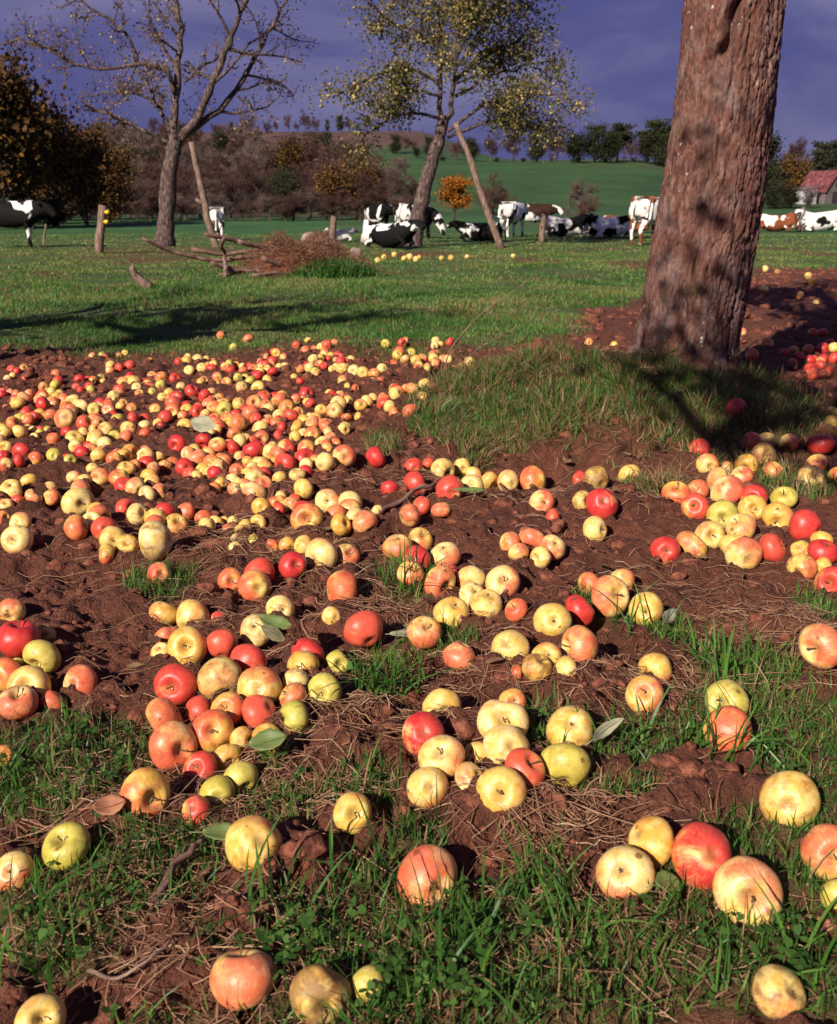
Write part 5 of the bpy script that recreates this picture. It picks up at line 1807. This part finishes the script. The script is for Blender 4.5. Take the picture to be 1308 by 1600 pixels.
def straws():
    rng = np.random.default_rng(93)
    bl = px_blobs([(300, 860, 170, 50), (430, 870, 120, 50), (640, 745, 130, 30), (1120, 930, 220, 70), (330, 1000, 150, 70), (320, 1200, 160, 80), (560, 1130, 90, 60), (880, 780, 120, 40), (1050, 1080, 120, 40), (420, 1250, 160, 40), (160, 1240, 110, 90), (780, 1100, 140, 80), (860, 1290, 120, 40), (1020, 760, 60, 50), (500, 1500, 200, 90), (900, 1480, 250, 90), (200, 1430, 160, 100), (1000, 680, 150, 40), (780, 700, 160, 30), (600, 960, 80, 40), (1220, 1000, 90, 40)])
    X = []; Y = []
    for (bx, by, rx, ry) in bl:
        m = 300
        X.append(bx + rng.normal(0, rx * .7, m)); Y.append(by + rng.normal(0, ry * .7, m))
    xa, ya = sample(2600, -2.6, 2.6, .6, 6.8, rng, lambda x, y: (np.abs(x) < .3 + .5 * y) * (.25 + .5 * (y < 3)))
    x = np.concatenate(X + [xa]); y = np.concatenate(Y + [ya])
    k = y > .5
    x, y = x[k], y[k]
    n = len(x)
    L = rng.uniform(.025, .11, n)
    big = rng.random(n) < .05
    L[big] *= 1.8
    a = rng.uniform(0, 6.28, n); cv = rng.normal(0, 1.5, n)
    rad = rng.uniform(.0004, .0012, n)
    S = 5
    px = [x]; py = [y]
    for s in range(1, S):
        aa = a + cv * s / S
        px.append(px[-1] + np.cos(aa) * L / (S - 1)); py.append(py[-1] + np.sin(aa) * L / (S - 1))
    PX = np.stack(px, 1); PY = np.stack(py, 1)
    Z = height(PX, PY, True)
    Z = Z.mean(1)[:, None] * .5 + Z * .5 + rng.uniform(.002, .012, n)[:, None] + (rng.normal(0, .08, n) * L)[:, None] * np.linspace(-.5, 1, S)[None] + .10 * L[:, None] * np.sin(np.linspace(0, math.pi, S))[None] * rng.random(n)[:, None]
    C = np.stack([PX, PY, Z], -1)
    T = np.gradient(C, axis=1); T /= np.linalg.norm(T, axis=2)[..., None]
    U = np.cross(T, np.array([0, 0, 1.0])); U /= np.linalg.norm(U, axis=2)[..., None] + 1e-9
    W = np.cross(U, T)
    ring = []
    for k in range(3):
        th = k * 2.094
        ring.append(C + rad[:, None, None] * (math.cos(th) * U + math.sin(th) * W))
    V = np.stack(ring, 2).reshape(n, S * 3, 3)
    q = []
    for s in range(S - 1):
        for k in range(3):
            q.append([s * 3 + k, s * 3 + (k + 1) % 3, s * 3 + 3 + (k + 1) % 3, s * 3 + 3 + k])
    q = np.array(q)
    F_ = (np.arange(n)[:, None, None] * (S * 3) + q[None]).reshape(-1, 4)
    mb = MB(); mb.add(V.reshape(-1, 3), F_, shade=np.repeat(np.clip(rng.normal(.5, .28, n), 0, 1), S * 3))
    o = mb.build('dry_straw', M['straw'], smooth=True)
    tag(o, 'dry straw and dead grass stems strewn over the soil', 'straw', None, 'stuff')


straws()



def litter():
    rng = np.random.default_rng(97)
    x, y = sample(900, -2.4, 2.4, .6, 6, rng, lambda x, y: (np.abs(x) < .3 + .5 * y) * .35)
    n = len(x)
    L = rng.uniform(.012, .034, n); W_ = L * rng.uniform(.4, .7, n)
    a = rng.uniform(0, 6.28, n); ux, uy = np.cos(a), np.sin(a)
    z = height(x, y, True) + .012
    cu = rng.uniform(-.3, .5, n)
    ring = [(-1, 0, .3), (-.5, .8, .1), (.2, 1, .15), (.8, .5, .2), (1.2, 0, .5), (.8, -.6, .25), (.1, -1, .2), (-.6, -.7, .05)]
    V = [np.stack([x, y, z], -1)]
    for (f, g, k) in ring:
        jf, jg = f * rng.uniform(.8, 1.15, n), g * rng.uniform(.75, 1.15, n)
        V.append(np.stack([x + L * jf * ux - W_ * jg * uy, y + L * jf * uy + W_ * jg * ux, z + L * (k * cu * 2 + rng.uniform(-.1, .25, n))], -1))
    V = np.stack(V, 1).reshape(-1, 3)
    tri = np.array([[0, k, k % 8 + 1] for k in range(1, 9)])
    F_ = (np.arange(n)[:, None, None] * 9 + tri[None]).reshape(-1, 3)
    mb = MB(); mb.add(V, F_, shade=np.repeat(rng.random(n), 9))
    o = mb.build('leaf_litter', M['rust_leaf'], smooth=True)
    tag(o, 'withered scraps of fallen leaves between the apples', 'leaf litter', None, 'stuff')


litter()
M['clod'] = simple_mat('soil_clods', [(0.30, (0.042, 0.011, 0.006)), (0.5, (0.135, 0.039, 0.021)), (0.70, (0.26, 0.092, 0.054))], 45, 0.9, (1, 1, 1), 1.0, .012, detail=8)


def clods():
    import bmesh
    rng = np.random.default_rng(94)
    bm = bmesh.new()
    bmesh.ops.create_icosphere(bm, subdivisions=3, radius=1)
    B = np.array([v.co[:] for v in bm.verts]); F_ = np.array([[v.index for v in f.verts] for f in bm.faces]); bm.free()
    bm = bmesh.new(); bmesh.ops.create_icosphere(bm, subdivisions=2, radius=1)
    B1 = np.array([v.co[:] for v in bm.verts]); F1 = np.array([[v.index for v in f.verts] for f in bm.faces]); bm.free()

    def lump(Bv, seed):
        r = np.random.default_rng(seed)
        o = r.uniform(0, 50, 3)
        f = 1 + .55 * (fbm(Bv[:, 0] * 1.6 + o[0] + Bv[:, 2], Bv[:, 1] * 1.6 + o[1] - Bv[:, 2] * .7, seed, 3) - .5) * 2
        # facet it: clods break in planes
        for _ in range(6):
            d = r.normal(0, 1, 3); d /= np.linalg.norm(d)
            k = Bv @ d
            f = np.where(k * f > .72, .72 / np.maximum(k, .1), f)
        f = f * (1 + .30 * (fbm(Bv[:, 0] * 4 + 7 * Bv[:, 2], Bv[:, 1] * 4 - 5 * Bv[:, 2], seed + 5, 3, .65) - .5))
        return Bv * f[:, None] * np.array([1, 1, .72])
    big = [lump(B, 500 + k) for k in range(5)]
    small = [lump(B1, 520 + k) for k in range(6)]
    mb = MB()
    items = []
    bl = px_blobs([(450, 1370, 50, 30), (370, 1440, 60, 20), (760, 1350, 30, 30), (880, 1300, 60, 35), (940, 1395, 40, 30), (1075, 1222, 50, 25), (740, 1040, 60, 40), (910, 1060, 50, 30), (120, 930, 120, 50), (60, 900, 80, 60), (620, 800, 80, 30), (560, 840, 90, 25), (290, 780, 90, 30), (830, 900, 120, 50), (960, 1030, 70, 40), (150, 1130, 70, 30), (540, 1160, 70, 50), (480, 1060, 60, 60), (880, 960, 60, 40), (640, 1020, 60, 30), (190, 1040, 40, 50), (320, 790, 80, 30), (60, 700, 70, 20), (250, 680, 60, 15), (450, 600, 100, 20), (90, 590, 90, 20)])
    for (bx, by, rx, ry) in bl:
        for _ in range(2):
            items.append((bx + rng.normal(0, rx * .7), by + rng.normal(0, ry * .7), rng.uniform(.014, .032), 1))
        for _ in range(40):
            items.append((bx + rng.normal(0, rx), by + rng.normal(0, ry), rng.uniform(.003, .011), 0))
    for _ in range(5600):
        y = math.sqrt(rng.uniform(.6 ** 2, 7.2 ** 2)); x = rng.uniform(-.55, .55) * y + rng.normal(0, .2)
        items.append((x, y, rng.uniform(.003, 1.0) ** 2.2 * .024 * (1 + .12 * y) + .003, 0))
    for _ in range(1500):
        y = rng.uniform(7, 19.5); x = y * rng.uniform(.08, .62)
        items.append((x, y, rng.uniform(.02, .07), 0))
    xs = np.array([i[0] for i in items]); ys = np.array([i[1] for i in items])
    tf = turf(xs, ys); zs = height(xs, ys, True, tf)
    keep = (tf < .5) | ((rng.random(len(xs)) < .12) & (ys < 4))
    for (x, y, r, b_), z, kp in zip(items, zs, keep):
        if not kp or y < .5: continue
        # not inside an apple
        if np.any(np.hypot(PP[:, 0] - x, PP[:, 1] - y) < RRa * .7 + r * .6): continue
        Vv = big[rng.integers(0, 5)] if b_ else small[rng.integers(0, 6)]
        a = rng.uniform(0, 6.28); c_, s_ = math.cos(a), math.sin(a)
        m = np.array([[c_, -s_, 0], [s_, c_, 0], [0, 0, 1]])
        mb.add(Vv @ m.T * r * np.array([1, rng.uniform(.7, 1.2), rng.uniform(.7, 1.1)]) + np.array([x, y, z - r * .08]), F_ if b_ else F1)
    o = mb.build('soil_clods', M['clod'], smooth=True)
    tag(o, 'crumbly lumps of red brown soil trodden up between the apples', 'soil', None, 'stuff')


clods()

# ------------------------------------------------------------------ brush pile, stones, sticks, leaves
M['brush'] = leaf_mat('dead_brush', [(0.0, (0.06, 0.022, 0.015)), (0.6, (0.15, 0.062, 0.038)), (1.0, (0.28, 0.14, 0.08))], 0.1, .8, .2, 0)
M['stone'] = simple_mat('field_stone', [(0.3, (0.13, 0.085, 0.075)), (0.7, (0.34, 0.24, 0.21))], 4, .9, (1, 1, 1), .5, .03)


def brush_pile():
    rng = np.random.default_rng(95)
    b = on_ground(430, 428)
    Y = b[1]
    k = Y / FPX
    root = empty('brush_pile', b)
    tag(root, 'heap of cut branches and dead brush lying on the grass', 'brush pile')

    def L(pp, r0, r1, dy=0.0, name='branch', mat=None):
        pts = np.array([P(x, y, Y + dy + (0.25 * i)) for i, (x, y) in enumerate(pp)]) - b
        n = len(pp)
        t = np.linspace(0, n - 1, 3 * n)
        q = np.stack([np.interp(t, np.arange(n), pts[:, a]) for a in range(3)], -1)
        q[1:-1] = (q[:-2] + 2 * q[1:-1] + q[2:]) / 4
        q += rng.normal(0, .005, q.shape)
        m = MB(); m.tube(q, np.linspace(r0, r1, len(q)) * k * .8 * rng.uniform(.8, 1.2, len(q)), 8)
        return m.build(name, mat or M['twigwood'], root)
    L([(222, 373), (255, 388), (300, 402), (345, 408), (380, 402), (420, 401), (470, 408)], 2.8, 6, -.3)
    L([(408, 403), (440, 415), (480, 425), (520, 428)], 5, 2, -.2)
    L([(330, 410), (360, 420), (400, 425), (440, 420), (500, 430)], 4, 4, -.5)
    L([(320, 365), (352, 372), (382, 380), (430, 388), (470, 400)], 5, 3, .4)
    L([(300, 390), (350, 398), (400, 392), (460, 380)], 4, 2.5, .3)
    L([(330, 440), (352, 428), (380, 420), (420, 418)], 5, 4, -.6)
    L([(350, 372), (345, 385), (352, 396)], 4, 3, -.1)
    L([(352, 440), (353, 418), (350, 402)], 4.5, 3.5, -.7, 'branch', M['pole'])
    L([(372, 378), (400, 384), (450, 395), (480, 412)], 4.5, 3, .1)
    L([(390, 432), (430, 426), (470, 430)], 4, 3, -.5)
    L([(420, 378), (450, 384), (500, 380), (540, 390)], 4, 2.5, .5)
    # dead brush heap behind the branches
    mb = MB()
    n = 11000
    px = rng.normal(478, 50, n); ph = rng.random(n) ** 1.2
    pts = np.array([P(a, 0, Y)[0] for a in (0,)])
    x = (px - 654) / FPX * Y - b[0]
    env = np.clip(1 - ((px - 480) / 118) ** 2, 0, 1) * (.65 + .7 * fbm(px * .03, px * 0, 5, 2))
    z = ph * env * 0.60
    y = rng.normal(.35, .35, n)
    pos = np.stack([x, y, z], -1)
    d = np.stack([rng.normal(0, 1, n), rng.normal(0, .6, n), rng.normal(.1, .35, n)], -1)
    V, f, sh = slivers(pos, d, .13, .0045, rng, .5)
    mb.add(V, f, shade=sh)
    o = mb.build('dead_brush', M['brush'], root, smooth=False); o['kind'] = 'stuff'
    # earth heap the brush lies on
    u = np.linspace(0, 2 * math.pi, 40, endpoint=False); rr = np.linspace(0, 1, 14)
    U, RR_ = np.meshgrid(u, rr)
    hx = .15 + RR_ * np.cos(U) * 1.25; hy = .45 + RR_ * np.sin(U) * .75
    hz = .42 * (1 - ss(0, 1, RR_)) + .10 * (fbm(hx * 3, hy * 3, 96, 3) - .5) * (1 - RR_) - .04
    V = np.stack([hx, hy, hz], -1).reshape(-1, 3)
    i = np.arange(13)[:, None] * 40; j = np.arange(40)[None]; kk = (j + 1) % 40
    q = np.stack([i + j, i + 40 + j, i + 40 + kk, i + kk], -1).reshape(-1, 4)
    m = MB(); m.add(V, q[:, ::-1]); m.build('earth_heap', M['clod'], root)
    # weeds over the right flank
    mb = MB()
    n = 4200
    pxw = rng.normal(532, 36, n)
    x = (pxw - 654) / FPX * Y; y = Y + rng.normal(-.15, .22, n)
    xx = x - b[0]
    env = np.clip(1 - ((pxw - 530) / 75) ** 2, 0, 1)
    V, q, t, s = blades(x, y, rng.uniform(.06, .30, n) * (.3 + env), np.full(n, .018), rng, np.clip(rng.normal(.3, .22, n), 0, 1), .9, 2)
    mb.add(V - b, q, t, shade=s)
    o = mb.build('weeds', M['grass'], root, smooth=False); o['kind'] = 'stuff'


brush_pile()


def stone(px, py, w, h, label, seed):
    import bmesh
    rng = np.random.default_rng(seed)
    p = on_ground(px, py)
    k = p[1] / FPX
    bm = bmesh.new(); bmesh.ops.create_icosphere(bm, subdivisions=3, radius=1)
    V = np.array([v.co[:] for v in bm.verts]); F_ = np.array([[v.index for v in f.verts] for f in bm.faces]); bm.free()
    f = 1 + .5 * (fbm(V[:, 0] * 1.4 + seed, V[:, 1] * 1.4 + V[:, 2], seed, 3) - .5)
    for _ in range(7):
        d = rng.normal(0, 1, 3); d /= np.linalg.norm(d); q = V @ d
        f = np.where(q * f > .78, .78 / np.maximum(q, .1), f)
    V = V * f[:, None] * np.array([w, w * .8, h]) * k * .5
    V[:, 2] += h * k * .35
    mb = MB(); mb.add(V, F_)
    tag(mb.build('stone', M['stone'], loc=p), label, 'stone')


stone(507, 400, 50, 36, 'large pinkish grey stone on top of the brush heap', 31)
stone(487, 392, 34, 32, 'smaller round stone at the back of the brush heap', 32)
stone(556, 404, 20, 20, 'small upright grey stone at the right of the brush pile', 33)


def stick(name, pp, r0, r1, label, cat, lift=.01, mat='twigwood', side=None, seed=1, flatY=False):
    rng = np.random.default_rng(seed)
    pts = []
    if flatY:
        p = on_ground(pp[0][0], pp[0][1])
        pts = [P(a, b, p[1] - .04 * i) for i, (a, b, _) in enumerate(pp)]
        pp = []
    for (px, py, up) in pp:
        x, y = flat_xy(px, py) if up == 0 else flat_xy(px, py)
        p = on_ground(px, py, up)
        z = h1(p[0], p[1], True) + up + lift
        pts.append([p[0], p[1], z])
    pts = np.array(pts)
    n = len(pts)
    t = np.linspace(0, n - 1, 3 * n + 2)
    q = np.stack([np.interp(t, np.arange(n), pts[:, a]) for a in range(3)], -1)
    q[1:-1] = (q[:-2] + 2 * q[1:-1] + q[2:]) / 4
    q[1:-1] += rng.normal(0, r0 * (.06 if flatY else .3), q[1:-1].shape)
    c = q.mean(0); c[2] = q[:, 2].min()
    mb = MB(); mb.tube(q - c, np.linspace(r0, r1, len(q)), 7)
    if side:
        for (i, dx, dy, dz) in side:
            s0 = q[i] - c
            mb.tube(np.array([s0, s0 + np.array([dx, dy, dz]) * .6, s0 + np.array([dx, dy, dz])]), [r0 * .7, r0 * .5, r0 * .3], 5)
    tag(mb.build(name, M[mat], loc=c), label, cat)


stick('stub', [(234, 450, 0), (222, 440, 0), (212, 430, 0), (204, 417, 0)], .075, .04, 'short broken branch stub poking out of the grass at left', 'branch', -.02, 'pole', flatY=True)
stick('twig', [(590, 808, 0), (620, 790, .01), (650, 778, .015), (680, 768, .02)], .010, .005, 'dark forked twig beside the red apples under the bank', 'twig', .012, side=[(5, .05, .06, .02), (8, .04, -.03, .03)])
stick('twig', [(782, 765, .02), (795, 780, .012), (812, 800, 0)], .006, .004, 'short grey twig leaning below the brown yellow apple', 'twig', .01)
stick('root', [(238, 1432, 0), (250, 1405, .01), (270, 1370, .015), (300, 1335, .02), (318, 1320, .02)], .008, .004, 'gnarled dark root in the grass at lower left', 'root', .006)
stick('twig', [(140, 1535, 0), (180, 1548, .01), (230, 1530, .015), (275, 1500, .005)], .003, .0015, 'thin dry stem lying across the dark hollow at lower left', 'stem', .008, 'straw_tube' if 'straw_tube' in M else 'pole')
stick('twig', [(340, 755, .01), (375, 772, .012), (400, 790, 0)], .005, .003, 'thin twig on the soil below the dense apple drift', 'twig', .01)
stick('dry_stalk', [(690, 600, 0), (702, 545, .06), (750, 490, .25), (838, 430, .55)], .004, .002, 'long dry grass stalk arching up left of the mound', 'stalk', 0, 'pole', seed=4, flatY=True)
stick('dry_stalk', [(700, 590, 0), (745, 545, .10), (815, 507, .22)], .004, .0015, 'shorter dry stalk bending right beside the mound', 'stalk', 0, 'pole', seed=5, flatY=True)
stick('twig', [(1118, 574, .02), (1150, 556, .06), (1185, 530, .13)], .006, .003, 'dry stem leaning against the foot of the big trunk', 'stem', .02, 'pole', seed=6, flatY=True)


def leaf_thing(px, py, L, W_, az, tilt, mat, label, curl=.25, lift=.012, up=0.0):
    p = on_ground(px, py, up)
    z = h1(p[0], p[1], True) + lift + up
    nu_, nv_ = 11, 7
    u = np.linspace(0, 1, nu_)[:, None]; v = np.linspace(-1, 1, nv_)[None]
    w = W_ * .5 * np.sin(math.pi * np.clip(u * .94 + .03, 0, 1)) ** .75 * (1 + .06 * np.sin(u * 25))
    X = (u - .5) * L + 0 * v; Yv = w * v
    Z = curl * L * (u - .5) ** 2 + .35 * np.abs(Yv) + .04 * L * np.sin(u * 9 + v * 2) * .3
    V = np.stack([X + 0 * Yv, Yv, Z + 0 * X], -1).reshape(-1, 3)
    i = np.arange(nu_ - 1)[:, None] * nv_; j = np.arange(nv_ - 1)[None]
    q = np.stack([i + j, i + j + 1, i + nv_ + j + 1, i + nv_ + j], -1).reshape(-1, 4)
    mb = MB(); mb.add(V, q)
    o = mb.build('leaf', M[mat])
    sol = o.modifiers.new('thick', 'SOLIDIFY'); sol.thickness = .0006
    o.location = (p[0], p[1], z)
    o.rotation_euler = (R(tilt[0]), R(tilt[1]), R(az))
    tag(o, label, 'leaf')
    m = MB(); m.tube(np.array([[-.5 * L - .02, 0, .25 * curl * L], [-.5 * L, 0, .24 * curl * L], [-.25 * L, 0, .07 * curl * L + .001], [.1 * L, 0, .003], [.45 * L, 0, .2 * curl * L + .002]]), [.0011, .0012, .0011, .0009, .0005], 5)
    m.build('midrib', M[mat], o)


M['leaf_green'] = simple_mat('green_leaf', [(0.3, (0.07, 0.11, 0.03)), (0.7, (0.15, 0.17, 0.055))], 30, .5, bump=.2, bdist=.002)
M['leaf_grey'] = simple_mat('grey_leaf', [(0.3, (0.16, 0.15, 0.10)), (0.7, (0.28, 0.26, 0.17))], 30, .6, bump=.2, bdist=.002)
M['leaf_dark'] = simple_mat('dark_leaf', [(0.3, (0.06, 0.055, 0.03)), (0.7, (0.12, 0.10, 0.05))], 30, .5, bump=.2, bdist=.002)
M['leaf_brown'] = simple_mat('brown_leaf', [(0.3, (0.20, 0.07, 0.035)), (0.7, (0.38, 0.17, 0.09))], 30, .7, bump=.2, bdist=.002)
for a in ((320, 682, .12, .075, -25, (50, 8), 'leaf_grey', 'broad pale dock leaf standing upright in the apple drift', .3, .05, .04),
          (433, 1016, .075, .04, -20, (25, 10), 'leaf_green', 'curled green leaf on the big heap beside the red apple', .6, .05, .03),
          (432, 1036, .07, .028, -40, (60, 10), 'leaf_dark', 'narrow dark folded leaf under the curled green leaf', .4, .05, .02),
          (421, 1192, .065, .045, 10, (25, -8), 'leaf_green', 'oval grey green leaf in front of the big heap', .3, .03, .02),
          (350, 1330, .06, .032, 10, (20, 5), 'leaf_green', 'small green leaf touching the big tan yellow apple', .4, .03, .02),
          (734, 789, .10, .035, -8, (15, 0), 'leaf_green', 'long green leaf in front of the red apple under the bank', .3, .015, 0),
          (942, 1167, .075, .022, 35, (50, -15), 'leaf_grey', 'dry curled strip leaf beside the pale green apple', 1.0, .03, .01),
          (640, 1008, .09, .035, 5, (8, 0), 'leaf_grey', 'flat dry leaf behind the red flushed yellow apple', .2, .012, 0),
          (1042, 982, .09, .03, 60, (30, 0), 'leaf_grey', 'torn pale thistle leaf right of the round yellow apple', .5, .02, .01),
          (174, 1290, .05, .035, 20, (30, 0), 'leaf_brown', 'crumpled orange brown leaf in the grass at left', .8, .02, .01),
          (1262, 1452, .08, .03, 0, (10, 0), 'leaf_brown', 'flat pinkish brown leaf in the grass at lower right', .2, .015, 0),
          (640, 1232, .035, .03, 80, (60, 0), 'leaf_green', 'small green leaf at the left of the front centre heap', .4, .03, .01),
          (1040, 1400, .045, .035, 30, (20, 10), 'leaf_green', 'round green leaf under the red apple at lower right', .3, .02, 0)):
    leaf_thing(*a)
